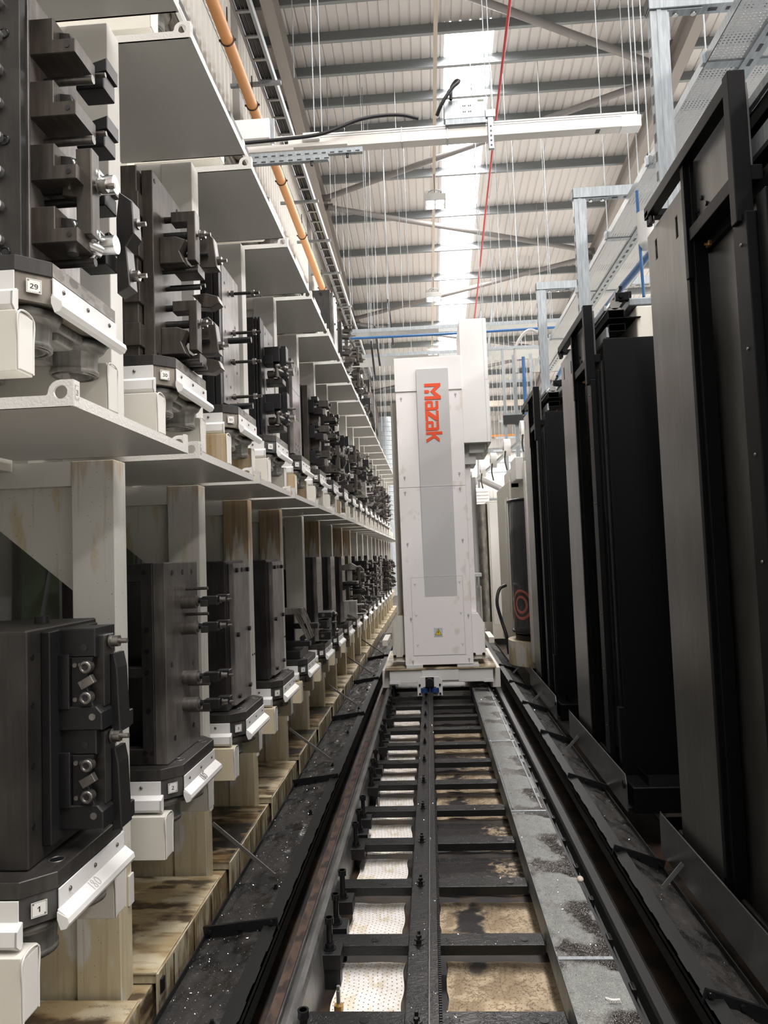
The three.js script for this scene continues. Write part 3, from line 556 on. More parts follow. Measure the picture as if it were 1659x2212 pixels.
// ================================================================ fixtures and workpieces on the pallets (local: x to the aisle, z to the camera, y up from the slab)
const FA = .182, FN = .2;
const capBolt = (axis, a, u, v, r = .012) => [cyl(axis, r, a, a + .012, u, v, 14)];
function holes(list, r = .007) { return list.map(([y, z]) => cyl('x', r, FA + .0175, FA + .0195, y, z, 12)); }
function nutStud(t, x0, x1, y, z, r = .009) {
  part('stud', cyl('x', r * .62, x0, x1, y, z, 12), M.steel, t); part('nut', [hexNut('x', r * 1.5, x1 - .042, x1 - .022, y, z), cyl('x', r * 1.8, x1 - .046, x1 - .042, y, z, 16)], M.steel, t);
}
const KIND = {
  armClamp(t) {                                                 // block with two stacked clamp units
    part('block', bx(-.2, FA, 0, .59, -.195, .195, .006), M.dark, t);
    part('dowel', cyl('y', .02, .59, .61, .1, -.03, 16), M.blackOx, t);
    part('thread_hole', [[-.02, .07], [-.02, .21], [-.02, .49], [-.1, .3], [-.1, .52]].map(([x, y]) => cyl('z', .009, .195, .197, x + .08, y, 12)), M.black, t);
    part('mounting_plate', bx(FA, FA + .025, .035, .58, -.15, .13, .004), M.blackOx, t);
    part('side_hole', [[.1, .15], [.25, .15], [.4, .15], [.52, .15]].map(([y, z]) => cyl('x', .008, FA, FA + .0015, y, z + .02, 12)), M.black, t);
    for (const y of [.315, .06]) {
      const a = part('clamp_arm', poly([[FA + .02, y + .19], [FA + .12, y + .19], [FA + .12, y + .265], [FA + .02, y + .265]], 'z', -.05, .075, .003), M.blackOx, t); part('pivot_pin', cyl('z', .009, .075, .077, FA + .09, y + .215, 14), M.dark, a);
      const b = part('lower_arm', poly([[FA + .02, y], [FA + .14, y], [FA + .14, y + .045], [FA + .125, y + .062], [FA + .02, y + .062]], 'z', -.06, .085, .003), M.blackOx, t); part('pivot_pin', cyl('z', .009, .085, .087, FA + .115, y + .035, 14), M.steel, b);
      part('clamp_bar', bx(FA + .092, FA + .135, y + .055, y + .245, -.01, .055, .003), M.dark, t);
      part('swing_plate', poly([[FA + .135, y - .03], [FA + .162, y - .02], [FA + .155, y + .15], [FA + .147, y + .19], [FA + .135, y + .19]], 'z', -.05, .02, .003), M.blackOx, t);
      nutStud(t, FA + .12, FA + .185, y + .225, .02, .011);
      part('clamp_finger', bx(FA + .10, FA + .15, y - .025, y + .02, -.1, -.02, .004), M.blackOx, t);
      part('recess_block', bx(FA + .02, FA + .055, y + .055, y + .2, .0, .09, .003), M.black, t);
      part('locator_plate', poly([[FA + .055, y + .06], [FA + .115, y + .06], [FA + .095, y + .12], [FA + .115, y + .19], [FA + .055, y + .19]], 'z', .06, .078, .002), M.blackOx, t);
      for (const dy of [.085, .165]) { const q = part('bushing', [new THREE.TorusGeometry(.012, .0052, 8, 20).translate(FA + .1, y + dy, .092), cyl('z', .016, .07, .09, FA + .1, y + dy, 18)], M.steel, t); part('bore', cyl('z', .008, .09, .0925, FA + .1, y + dy, 12), M.black, q); }
      part('pad_block', bx(-.02, .02, -.012, .012, .07, .09, .002).rotateZ(.5).translate(FA + .1, y + .125, 0), M.steel, t);
      for (const dy of [.08, .17]) part('button_screw', [cyl('z', .006, .078, .083, FA + .067, y + dy, 10), cyl('z', .006, .078, .083, FA + .083, y + dy, 10)], M.steel, t);
    }
  },
  cylinderClamp(t) {                                            // windowed tombstone with four swing clamps
    part('near_frame', poly([[-.2, 0], [FA - .03, 0], [FA - .03, .75], [-.2, .75]], 'z', FN - .05, FN, .003, [[[-.15, .36], [.104, .36], [.104, .68], [-.15, .68]].reverse(), [[-.15, .06], [.104, .06], [.104, .32], [-.15, .32]].reverse()]), M.dark, t);
    part('inner_core', bx(-.2, FA - .06, 0, .74, -.18, .02), M.black, t);
    part('face_plate', bx(FA - .03, FA + .018, 0, .75, -.19, FN, .004), M.faceSteel, t);
    part('tapped_hole', holes([[.71, -.12], [.71, 0], [.71, .12], [.36, .14], [.33, -.12], [.08, .12], [.08, -.1], [.15, -.1]], .011), M.black, t);
    part('frame_hole', [[.12, .715], [.128, .5], [.126, .42], [.125, .34], [.13, .2], [.115, .045], [.14, .045], [.118, .02]].map(([x, y]) => cyl('z', .009, FN, FN + .0015, x, y, 12)), M.black, t);
    for (const y of [.59, .487, .29, .185]) {
      const z = .01;
      const c = part('clamp_cylinder', [cyl('x', .027, FA + .018, FA + .078, y, z, 20), cyl('x', .018, FA + .078, FA + .086, y, z, 18)], M.faceSteel, t);
      part('piston_rod', cyl('x', .011, FA + .08, FA + .12, y + .004, z, 12), M.blackOx, t);
      part('swing_arm', [bx(FA + .105, FA + .165, y - .016, y + .02, z - .02, z + .02, .003), bx(FA + .15, FA + .2, y - .006, y + .024, z - .055, z - .01, .003)], M.blackOx, t);
      part('clamp_fork', bx(FA + .1, FA + .13, y - .02, y + .006, z + .012, z + .028, .002), M.dark, t);
      nutStud(t, FA + .16, FA + .215, y + .004, z - .015, .008);
      part('guide_pin', cyl('x', .0065, FA + .018, FA + .11, y + (y > .45 ? .05 : -.035), z - .05, 10), M.steel, t);
    }
  },
  flatPlate(t) {                                                // plain column with a bolted ground plate
    part('column', bx(-.2, FA - .012, 0, .75, -.17, FN, .008), M.dark, t);
    part('face_plate', bx(FA - .012, FA + .016, .02, .735, -.165, .145, .004), M.plateSteel, t);
    for (const [y, z] of [[.7, .10], [.7, -.02], [.7, -.12], [.37, .1], [.38, -.13], [.06, .1], [.08, -.12]]) part('cap_bolt', cyl('x', .012, FA + .016, FA + (y > .6 && z === -.02 ? .02 : .03), y, z, 14), M.blackOx, t);
    for (const [x, y] of [[.06, .70], [.06, .42], [.06, .1]]) { const m = part('counterbore', [new THREE.TorusGeometry(.015, .003, 6, 18).translate(x, y, FN + .001), cyl('z', .009, FN - .001, FN + .002, x, y, 12)], M.black, t); }
    part('thread_hole', [[.02, .62], [.03, .53], [.03, .33], [.02, .2]].map(([x, y]) => cyl('z', .007, FN, FN + .0015, x, y, 10)), M.black, t);
  },
  slimPlate(t) {                                                // column with a narrow light rail
    part('column', bx(-.2, FA - .02, 0, .76, -.17, FN, .006), M.dark, t); part('groove', bx(FA - .03, FA - .022, 0, .76, FN - .005, FN + .001), M.black, t);
    part('face_plate', bx(FA - .02, FA + .014, .02, .76, -.15, .165, .004), M.plateSteel, t);
    part('slot', [-.1, 0, .1].map(z => bx(FA + .0135, FA + .0155, .69, .73, z - .006, z + .006)).concat(holes([[.1, -.1], [.1, 0], [.1, .1], [.06, -.05], [.06, .06]].map(q => [q[0], q[1]]), .008)), M.black, t);
    part('joint_line', [bx(FA + .0135, FA + .0148, .31, .314, -.15, .165), bx(FA + .0135, FA + .0148, .52, .524, -.15, .165)], M.blackOx, t);
  },
  lowFrame(t) {                                                 // low open frame with levers
    part('base_block', bx(-.2, .2, 0, .06, -.19, .19, .005), M.blackOx, t); part('side_frame', poly([[-.2, .06], [.06, .06], [.06, .36], [-.2, .36]], 'z', .14, .18, .003, [[[-.16, .1], [.02, .1], [.02, .31], [-.16, .31]].reverse()]), M.castIron, t);
    part('rear_frame', bx(-.2, .1, .06, .36, -.18, -.13, .004), M.dark, t); part('head_block', bx(-.16, -.02, .36, .52, .02, .15, .004), M.dark, t); part('top_rail', bx(-.2, .2, .32, .37, -.05, .06, .004), M.castIron, t);
    for (const z of [.06, -.02, -.1]) { part('lever', [bar([.14, .34, z], [.24, .12, z - .02], .014, .014), bar([.19, .36, z], [.27, .14, z - .02], .012, .012)], M.steel, t); part('roller', cyl('z', .02, z - .03, z + .02, .2, .14, 14), M.blackOx, t); }
    part('cross_arm', [bx(.02, .3, .2, .24, -.14, -.06, .004), bx(.02, .26, .08, .12, .02, .1, .004)], M.blackOx, t); part('dowel', cyl('y', .018, .06, .11, -.08, .16, 14), M.black, t);
  },
  heavyJaw(t) {                                                 // tall column with chunky lower jaws
    KIND.slimPlate(t);
    for (const [y0, y1, x] of [[.03, .1, .30], [.13, .2, .27], [.22, .27, .31]]) { const j = part('jaw', bx(FA + .014, x, y0, y1, -.12, .15, .006), M.blackOx, t); part('jaw_bolt', cyl('z', .014, .15, .158, x - .07, (y0 + y1) / 2, 14), M.steel, j); }
    part('jaw_arm', bx(.29, .32, .04, .26, -.08, -.02, .005), M.dark, t); part('toggle', [new THREE.SphereGeometry(.02, 12, 8).translate(.33, .24, 0), new THREE.SphereGeometry(.018, 12, 8).translate(.34, .1, .02), cyl('x', .01, .29, .34, .17, .01, 10)], M.steel, t);
  },
  shelfJaw(t) {                                                 // column with a bracket table and fork
    KIND.slimPlate(t);
    part('bracket_table', [bx(FA + .014, .36, .44, .47, -.12, .14, .004), poly([[FA + .014, .37], [FA + .016, .44], [.34, .44]], 'z', .10, .12)], M.dark, t);
    part('fork', [poly([[FA + .014, .6], [.34, .6], [.36, .64], [.3, .68], [FA + .014, .66]], 'z', .03, .09, .004), bx(.24, .3, .47, .6, .04, .08, .008)], M.castIron, t);
    part('tie_stud', [cyl('x', .012, FA, .4, .63, 0, 12), hexNut('x', .02, .36, .38, .63, 0)], M.steel, t); part('plain_block', [bx(FA + .014, .34, .05, .25, -.05, .12, .005)], M.castIron, t); part('cross_pin', [cyl('x', .014, .34, .42, .2, 0, 14), cyl('x', .009, .34, .44, .1, .05, 12)], M.bright, t); part('lock_handle', bar([.24, .1, .13], [.33, .06, .16], .01, .01), M.steel, t);
  },
  lBlocks(t) {                                                  // L-shaped seats in a column, lower two hold castings
    part('column', [bx(-.22, FA - .055, 0, .80, -.17, FN - .035, .004)], M.dark, t); part('near_plate', bx(-.22, FA - .004, 0, .80, FN - .03, FN, .004), M.dark, t);
    part('groove_strip', bx(FA - .06, FA - .03, 0, .80, FN - .06, FN - .028), M.black, t);
    part('face_plate', bx(FA - .055, FA - .02, 0, .80, -.16, FN - .07, .003), M.plateSteel, t);
    part('side_clamp_row', Array.from({ length: 8 }, (_, i) => cyl('z', .017, FN, FN + .016, .118, .06 + i * .092, 14)), M.alu, t, 'row of zinc bolts on the near face').userData.kind = 'stuff';
    for (const y of [.03, .33, .62]) part('socket_bolt', [new THREE.TorusGeometry(.012, .003, 6, 18).translate(.135, y, FN + .001), cyl('z', .009, FN - .001, FN + .002, .135, y, 12)], M.black, t);
    [.685, .508, .33, .155].forEach((y, i) => {
      const s = part('seat_block', poly([[FA - .02, y - .072], [FA + .108, y - .072], [FA + .108, y - .032], [FA + .046, y - .032], [FA + .046, y + .03], [FA - .02, y + .03]], 'z', .0, .122, .002), M.brown, t);
      part('seat_bore', cyl('z', .007, .122, .1235, FA + .085, y - .052, 12), M.black, s);
      part('wedge_jaw', poly([[FA + .046, y - .025], [FA + .09, y - .03], [FA + .075, y + .01], [FA + .046, y + .015]], 'z', .02, .085, .002), M.dark, t);
      part('under_pin', [cyl('x', .012, FA - .02, FA + .12, y - .098, .04, 12)], i < 2 ? M.steel : M.dark, t);
      part('far_jaw', [bx(FA + .03, FA + .115, y - .07, y - .02, -.12, -.04, .004), poly([[FA + .05, y - .02], [FA + .12, y - .01], [FA + .12, y + .03], [FA + .05, y + .01]], 'z', -.13, -.05, .002)], M.blackOx, t);
      part('stop_pin', cyl('x', .007, FA + .08, FA + .13, y - .045, -.02, 10), M.steel, t);
    });
    part('clamp_beam', poly([[FA + .085, .12], [FA + .13, .12], [FA + .13, .365], [FA + .085, .365], [FA + .085, .305], [FA + .045, .30], [FA + .045, .235], [FA + .085, .225]], 'z', .03, .08, .003), M.brown, t);
    part('clamp_rod', cyl('x', .016, FA - .02, FA + .06, .265, .055, 14), M.dark, t); nutStud(t, FA + .12, FA + .185, .265, .055, .012);
    part('rear_beam', poly([[FA + .12, .02], [FA + .16, .04], [FA + .15, .16], [FA + .175, .2], [FA + .17, .3], [FA + .13, .33], [FA + .12, .25]], 'z', -.16, -.1, .003), M.dark, t);
    nutStud(t, FA + .14, FA + .2, .24, -.13, .011); nutStud(t, FA + .14, FA + .2, .08, -.13, .011);
  },
  uClamp(t) {                                                   // slab column with U clamps, V blocks and long pins
    part('column', bx(-.2, FA - .065, 0, .77, -.17, FN, .004), M.brown, t);
    for (const y of [.05, .22, .40, .57]) part('rib_block', bx(FA - .12, FA - .055, y, y + .09, FN - .06, FN + .012, .003), M.brown, t);
    for (const y of [.09, .26, .44, .61]) { const b = part('side_clamp', bx(-.12, .03, y - .022, y + .03, FN, FN + .03, .004), M.brown, t); part('clamp_nut', hexNut('x', .016, .03, .055, y, FN + .015), M.steel, b); }
    part('face_plate', bx(FA - .06, FA - .015, 0, .765, -.165, .165, .004), M.brown, t); part('corner_screw', [[.73, .14], [.03, .14], [.73, -.12]].map(([y, z]) => cyl('x', .009, FA - .015, FA - .013, y, z, 12)), M.black, t);
    for (const y of [.52, .15]) {
      part('u_clamp', poly([[FA + .02, y + .12], [FA + .12, y + .12], [FA + .12, y - .085], [FA + .085, y - .085], [FA + .085, y + .075], [FA + .02, y + .075]], 'z', .0, .06, .003), M.brown, t);
      part('spacer_pin', [cyl('x', .013, FA - .015, FA + .03, y + .1, .03, 14), cyl('x', .016, FA - .015, FA + .09, y + .03, .03, 14)], M.dark, t); nutStud(t, FA + .11, FA + .175, y + .03, .03, .011);
      part('v_block', [poly([[FA - .015, y - .11], [FA + .085, y - .11], [FA + .065, y - .06], [FA + .09, y - .015], [FA + .05, y], [FA - .015, y]], 'z', .03, .1, .003), poly([[FA + .02, y - .125], [FA + .12, y - .125], [FA + .12, y - .09], [FA + .09, y - .1], [FA + .07, y - .085], [FA + .02, y - .1]], 'z', -.06, .03, .002)], M.brown, t);
      part('long_pin', [[.065, -.06], [-.005, -.08], [-.13, .06], [-.16, -.03], [-.19, .03]].map(([dy, z]) => cyl('x', .0085, FA - .015, FA + .13, Math.max(.012, y + dy), z, 10)), M.dark, t);
      part('far_arm', [poly([[FA + .06, y + .08], [FA + .12, y + .1], [FA + .15, y + .07], [FA + .165, y - .06], [FA + .07, y - .06]], 'z', -.15, -.09, .003), poly([[FA + .05, y - .13], [FA + .13, y - .14], [FA + .17, y - .12], [FA + .16, y - .09], [FA + .11, y - .075], [FA + .05, y - .08], [FA + .08, y - .10]].map(q => [q[0], q[1] - (y > .3 ? .09 : 0)]), 'z', -.16, -.1, .003)], M.brown, t);
      nutStud(t, FA + .14, FA + .2, y - .02, -.12, .012);
    }
  },
  studPlate(t) {                                                // black column with bright face plate and long studs
    part('column', bx(-.2, FA - .07, 0, .79, -.18, FN - .01, .004), M.blackOx, t);
    part('near_plate', bx(FA - .085, FA - .045, 0, .79, FN - .03, FN, .002), M.blackOx, t); part('edge_plate', bx(FA - .04, FA - .012, .01, .785, .13, FN - .005, .002), M.blackOx, t);
    part('face_plate', bx(FA - .02, FA - .008, .0, .77, -.18, .15, .002), M.plateSteel, t);
    [.02, .14, .33, .5, .62].forEach((y, i) => part('jaw_step', poly([[-.16, y], [FA - .1, y], [FA - .1, y + .05], [FA - .13, y + .09], [-.16, y + .09]], 'z', FN, FN + .05 - (i % 2) * .02, .003), M.blackOx, t));
    part('plate_hole', [[.68, .1], [.66, -.02], [.55, .1], [.5, -.1], [.42, .1], [.43, -.04], [.34, .1], [.29, .0], [.25, -.12], [.18, .1], [.14, .02], [.06, .1], [.05, -.04], [.08, -.12]].map(([y, z]) => cyl('x', .008, FA - .008, FA - .0065, y, z, 12)), M.black, t);
    for (const [y, z] of [[.655, .0], [.445, -.02], [.28, .0], [.09, .0]]) { part('stud', cyl('x', .0085, FA - .008, FA + .155, y, z, 12), M.dark, t); part('stud_nut', [hexNut('x', .0165, FA + .0, FA + .018, y, z), hexNut('x', .0165, FA + .11, FA + .128, y, z)], M.steel, t); }
    for (const [y, z] of [[.385, .04], [.0 + .03, .04]]) part('rest_pin', cyl('x', .0165, FA - .008, FA + .115, y, z, 18), M.blackOx, t);
    part('base_wedge', poly([[FA - .02, 0], [FA + .06, 0], [FA - .02, .035]], 'z', -.1, .15), M.blackOx, t);
  },
  castHolder(t) {                                               // black column gripping castings with tall clamp bars
    part('column', bx(-.2, FA - .05, 0, .77, -.18, FN, .004), M.blackOx, t); part('edge_plate', [bx(FA - .045, FA - .03, 0, .77, .1, FN, .002), bx(FA - .025, FA - .01, 0, .77, .1, FN - .004, .002)], M.blackOx, t);
    part('face_plate', bx(FA - .03, FA - .008, 0, .75, -.18, .1, .003), M.plateSteel, t); part('face_hole', [[.7, .06], [.66, -.04], [.6, -.1], [.33, .05], [.31, -.06], [.08, .03], [.06, -.08]].map(([y, z]) => cyl('x', .008, FA - .008, FA - .0065, y, z, 12)), M.black, t);
    for (const y of [.44, .13]) {
      part('jaw_block', [bx(FA - .01, FA + .09, y + .06, y + .16, -.06, .1, .003), bx(FA - .01, FA + .05, y + .04, y + .1, .02, .12, .003)], M.blackOx, t);
      part('clamp_bar', bx(FA + .09, FA + .125, y - .03, y + .175, -.03, .05, .003), M.blackOx, t); nutStud(t, FA + .12, FA + .175, y + .07, .01, .01);
      part('screw_head', [hexNut('x', .028, FA + .0, FA + .04, y - .01, .04), cyl('x', .02, FA + .04, FA + .06, y - .01, .04, 14)], M.brown, t);
      part('lower_jaw', bx(FA - .01, FA + .1, y - .075, y - .04, -.05, .06, .003), M.dark, t);
    }
    for (const y of [.62, .42, .24, .06]) part('near_claw', poly([[-.1, y - .03], [-.02, y + .03], [.02, y + .025], [.05, y - .01], [.04, y - .04], [.0, y - .02], [-.08, y - .05]], 'z', FN, FN + .04, .003), M.castIron, t);
  },
  bigBlocks(t) {                                                // brown column with three large toe clamps
    part('column', bx(-.2, FA - .075, 0, .77, -.17, FN, .004), M.blackOx, t); part('strip', bx(-.12, -.07, .3, .75, FN, FN + .02, .003), M.blackOx, t); part('face_plate', bx(FA - .07, FA - .02, 0, .765, -.16, .17, .004), M.brown, t); part('edge_groove', bx(FA - .074, FA - .068, 0, .765, .165, .175), M.black, t);
    for (const y of [.54, .31, .08]) {
      part('rest_block', [bx(FA - .02, FA + .03, y - .02, y + .1, -.02, .13, .003), bx(FA + .02, FA + .1, y - .03, y + .03, -.02, .1, .003)], M.blackOx, t);
      part('toe_clamp', bx(FA + .06, FA + .15, y + .04, y + .1, -.08, .07, .004), M.brown, t); part('top_pad', bx(FA + .0, FA + .06, y + .095, y + .135, -.02, .1, .003), M.dark, t); part('pin', cyl('x', .013, FA, FA + .06, y + .07, .06, 12), M.steel, t); part('clamp_nut', hexNut('x', .016, FA + .15, FA + .165, y + .075, -.02), M.blackOx, t);
      part('pale_pad', bx(FA + .1, FA + .125, y - .03, y + .025, -.03, .07, .002), M.plateSteel, t);
    }
    for (const y of [.43, .2]) part('mid_block', bx(FA - .02, FA + .06, y, y + .08, -.05, .05, .003), M.brown, t);
  },
  hookArms(t) {                                                 // narrow column with many hooks and screws
    part('column', bx(-.19, FA - .04, 0, .7, -.17, FN, .004), M.brown, t); part('face_plate', bx(FA - .04, FA, 0, .69, -.15, .15, .003), M.dark, t);
    for (let i = 0; i < 6; i++) { const y = .05 + i * .11; part('hook', poly([[FA, y], [FA + .08, y - .01], [FA + .12, y + .03], [FA + .1, y + .06], [FA + .06, y + .03], [FA, y + .04]], 'z', i % 2 ? -.1 : .01, i % 2 ? -.02 : .1, .002), i % 3 ? M.brown : M.castIron, t); part('screw', [cyl('x', .007, FA, FA + .16, y + .06, i % 2 ? .05 : -.05, 8), hexNut('x', .013, FA + .1, FA + .12, y + .06, i % 2 ? .05 : -.05)], M.steel, t); }
  },
  blackStack(t) {                                               // stepped black vices with bright screws
    part('column', bx(-.19, FA - .02, 0, .76, -.16, FN, .004), M.blackOx, t);
    for (let i = 0; i < 4; i++) { const y = .04 + i * .18; part('vice_body', bx(FA - .02, FA + .1 + (i % 2) * .04, y, y + .11, -.13, .15, .005), M.blackOx, t); part('vice_screw', [cyl('x', .016, FA + .08, FA + .18, y + .07, .0, 14), hexNut('x', .022, FA + .13, FA + .15, y + .07, 0)], i % 2 ? M.steel : M.dark, t); part('jaw_tip', [bx(FA + .03, FA + .07, y + .11, y + .135, -.1, .12, .003), cyl('z', .012, .15, .155, FA + .05, y + .05, 12)], M.steel, t); }
  },
};
const DESC = { armClamp: 'dark block fixture with two stacked black clamp units', cylinderClamp: 'windowed dark steel tombstone with four swing clamps', flatPlate: 'plain dark tombstone with bolted steel face plate', slimPlate: 'tall dark column with narrow pale face rail', lowFrame: 'low open steel frame fixture with levers', heavyJaw: 'tall dark column with chunky black jaws at its foot', shelfJaw: 'dark column with bracket table and fork clamp', lBlocks: 'brown steel column with four L-shaped seat blocks', uClamp: 'brown tombstone with U-shaped clamps and long pins', studPlate: 'black tombstone with pale face plate and long threaded studs', castHolder: 'black tombstone with tall clamp bars gripping castings', bigBlocks: 'black and brown column with three large toe clamps', hookArms: 'narrow brown column with rows of small hooks and screws', blackStack: 'black column with stepped vices and bright screws' };
const made = {};
function fixture(kind, lvl, k, n) {
  const pos = [XC, [.815, 2.349, 3.905][lvl] + .0416, zc(k)];
  const label = `${DESC[kind]} on the ${ORD[k]} ${['bottom', 'middle', 'top'][lvl]}-row pallet`, grp = `fixtures of the ${['bottom', 'middle', 'top'][lvl]} row`;
  if (made[kind]) return copyOf(made[kind], 'workholding_fixture', label, pos, grp);
  const t = thing('workholding_fixture', label, 'fixture', pos, grp); KIND[kind](t); made[kind] = t; return t;
}
const ROW0 = ['armClamp', 'cylinderClamp', 'flatPlate', 'flatPlate', 'lowFrame', 'heavyJaw', 'slimPlate', 'shelfJaw', 'uClamp', 'blackStack', 'blackStack', 'castHolder', 'hookArms', 'slimPlate', 'flatPlate', 'uClamp', 'hookArms', 'uClamp'];
const ROW1 = ['lBlocks', 'uClamp', 'studPlate', 'castHolder', 'castHolder', 'bigBlocks', 'lBlocks', 'castHolder', 'uClamp', 'shelfJaw', 'blackStack', 'hookArms', 'bigBlocks', 'hookArms', 'uClamp', 'hookArms', 'castHolder', 'hookArms'];
ROW0.forEach((f, k) => fixture(f, 0, k, k + 1)); ROW1.forEach((f, k) => { if (k !== 4) fixture(f, 1, k, 29 + k); else fixture('slimPlate', 1, k, 29 + k); });
[[7, 'flatPlate'], [8, 'hookArms'], [9, 'uClamp'], [11, 'castHolder']].forEach(([k, f]) => fixture(f, 2, k, 0));
// castings held in the fixtures
const castG = finish([new THREE.SphereGeometry(.024, 18, 12), cyl('y', .014, -.06, 0, 0, .004, 14), cyl('y', .017, -.075, -.055, 0, .004, 14), cyl('x', .011, 0, .05, -.01, -.02, 12), new THREE.SphereGeometry(.019, 14, 10).translate(.05, -.012, -.02), cyl('x', .026, .055, .1, -.03, -.055, 18), new THREE.SphereGeometry(.028, 14, 10).scale(.6, 1, 1).translate(.05, -.03, -.05), bar([.0, -.03, 0], [.06, -.05, -.05], .02, .024, true), cyl('z', .012, -.09, -.03, .04, .015, 10), new THREE.TorusGeometry(.022, .008, 8, 18).translate(.02, -.055, -.04)]);
[[1, 0, .33], [1, 0, .155], [1, 3, .50], [1, 3, .19], [1, 6, .33], [1, 6, .155], [1, 7, .5], [1, 7, .19]].forEach(([lvl, k, y]) => {
  const m = single('metal_casting', `shiny knuckle-shaped metal casting ${y > .3 ? 'held higher' : 'held lower'} on the ${ORD[k]} middle-row pallet`, 'casting', castG, k % 3 === 0 && k ? M.steel : M.alu, 'castings held in the fixtures');
  m.position.set(XC + FA + .066, 2.39 + y - (k % 3 === 0 && k ? .02 : .005), zc(k) + .06);
});
// ================================================================ the stacker crane at the end of the aisle
{
  const Z = -7.75, t = thing('stacker_crane', 'tall white stacker crane column with silver front strip and red lettering on the track', 'crane', [0, 0, Z]);
  part('carriage_beam', [bx(-.47, .60, .277, .415, -1.9, 0, .006)], M.guard, t);
  part('beam_cover', [bx(-.135, .245, .30, .42, 0, .012, .002), bx(.50, .602, .272, .30, -.5, .004), bx(-.472, -.36, .272, .30, -.5, .004)], M.guard, t);
  part('carriage_deck', bx(-.516, .633, .415, .433, -1.9, .02, .003), std(0xffffff, .5, 0, { map: tPlinth }), t, 'oil-stained deck of the carriage');
  part('deck_pad', [bx(-.29, -.12, .433, .462, -.3, .018), bx(.235, .46, .433, .455, -.3, .018)], M.guard, t);
  const gb = part('guide_bracket', poly([[-.185, .153], [-.135, .153], [-.135, .235], [.02, .235], [.02, .153], [.074, .153], [.074, .31], [.04, .345], [-.15, .345], [-.185, .31]], 'z', .02, .05, .003), M.guard, t);
  part('bracket_bolt', [[-.16, .175], [-.16, .265], [.048, .175], [.048, .265]].map(([x, y]) => cyl('z', .011, .05, .062, x, y, 12)), M.blackOx, gb);
  part('buffer', [cyl('z', .042, .02, .12, -.056, .295, 22), bx(-.1, -.012, .235, .342, .018, .054)], M.blackOx, t);
  for (const x of [-.108, -.006]) { const w = part('guide_wheel', cyl('y', .044, .19, .235, x, .045, 26), M.bluePuck, t, 'blue guide wheel'); part('axle', cyl('y', .014, .17, .245, x, .045, 12), M.steel, w); }
  part('column', bx(-.298, .405, .46, 3.68, -.85, -.004, .004), M.machine, t);
  part('front_panel', [bx(-.298, .402, .462, 2.305, -.004, .004, .002)], M.machine, t); part('front_panel', [bx(-.296, .398, 2.312, 3.34, -.004, .003, .002)], M.machine, t);
  part('top_cap', bx(-.302, .404, 3.33, 3.69, -.5, .018, .003), M.machineHat, t);
  const fs = part('front_strip', poly([[-.01, 1.115], [.006, 1.115], [.03, 2.2], [.05, 3.33], [.045, 3.554], [-.01, 3.554]], 'x', -.072, .265, .001), M.silver, t, 'long silver-grey front strip');
  part('strip_joint', bx(-.0725, .2655, 2.312, 2.318, 0, .0345), M.guard, fs); part('strip_joint', bx(-.0725, .2655, 1.372, 1.377, 0, .0135), M.guard, fs);
  const ap = part('access_panel', [bx(-.208, .324, .56, 1.363, .004, .007, .001)], M.machine, t);
  part('panel_gap', [bx(-.212, .328, .555, .558, .003, .0055), bx(-.212, -.209, .555, 1.368, .003, .0055), bx(.325, .328, .555, 1.368, .003, .0055), bx(-.212, .328, 1.364, 1.367, .003, .0055)], M.grey, ap);
  const scr = []; for (const [x, y] of [[-.17, 1.29], [.295, 1.30], [-.17, .97], [.295, .98], [-.165, .66], [.3, .66]]) scr.push([x, y, .007]); const scr2 = []; for (const [x, y] of [[-.24, 3.26], [.335, 3.28], [-.235, 2.42], [.34, 2.44], [-.235, 2.26], [.34, 2.28], [-.23, 1.72], [.345, 1.74], [-.225, .94], [.37, .96], [-.22, .5], [.36, .51]]) scr2.push([x, y, .004]);
  for (const [x, y, z] of scr) part('panel_screw', [bar([x - .012, y + .012, z], [x, y, z], .006, .004), bar([x + .012, y + .012, z], [x, y, z], .006, .004), bar([x, y - .014, z], [x, y, z], .006, .004)], M.grey, ap);
  for (const [x, y, z] of scr2) part('hanging_slot', [cyl('z', .012, z, z + .002, x, y, 14), bx(x - .004, x + .004, y - .035, y, z, z + .002), cyl('z', .008, z + .002, z + .006, x, y - .004, 10)], M.grey, t);
  const sg = part('warning_sign', bx(.009, .098, .747, .84, .007, .010, .002), M.silver, t, 'small square high-voltage warning sign');
  part('sign_face', bx(.014, .093, .752, .835, .010, .0108), std([.55, .6, .65], .5), sg);
  part('triangle_edge', poly([[.0535, .832], [.089, .763], [.018, .763]], 'z', .0108, .0116), M.plateInk, sg); part('triangle', poly([[.0535, .824], [.083, .767], [.024, .767]], 'z', .0114, .0122), M.signY, sg);
  part('lightning_bolt', poly([[.056, .812], [.046, .79], [.053, .791], [.049, .773], [.062, .797], [.055, .796], [.06, .811]], 'z', .012, .0128), M.plateInk, sg);
  part('side_box', [bx(.402, .683, 2.757, 4.08, -.75, .0, .004)], M.machineHat, t); part('box_edge', bx(.6835, .69, 2.757, 4.08, -.74, -.02), M.guard, t); part('box_seam', [bx(.648, .651, 2.757, 4.08, .0, .0015), bx(.65, .683, 3.42, 3.423, 0, .0015)], M.grey, t);
  part('box_base', [bx(.46, .66, 2.66, 2.757, -.7, -.1, .004), bx(.405, .53, 2.55, 2.757, -.6, -.15)], M.guard, t); part('box_hook', cyl('y', .012, 2.68, 2.74, .63, -.08, 10), M.bright, t);
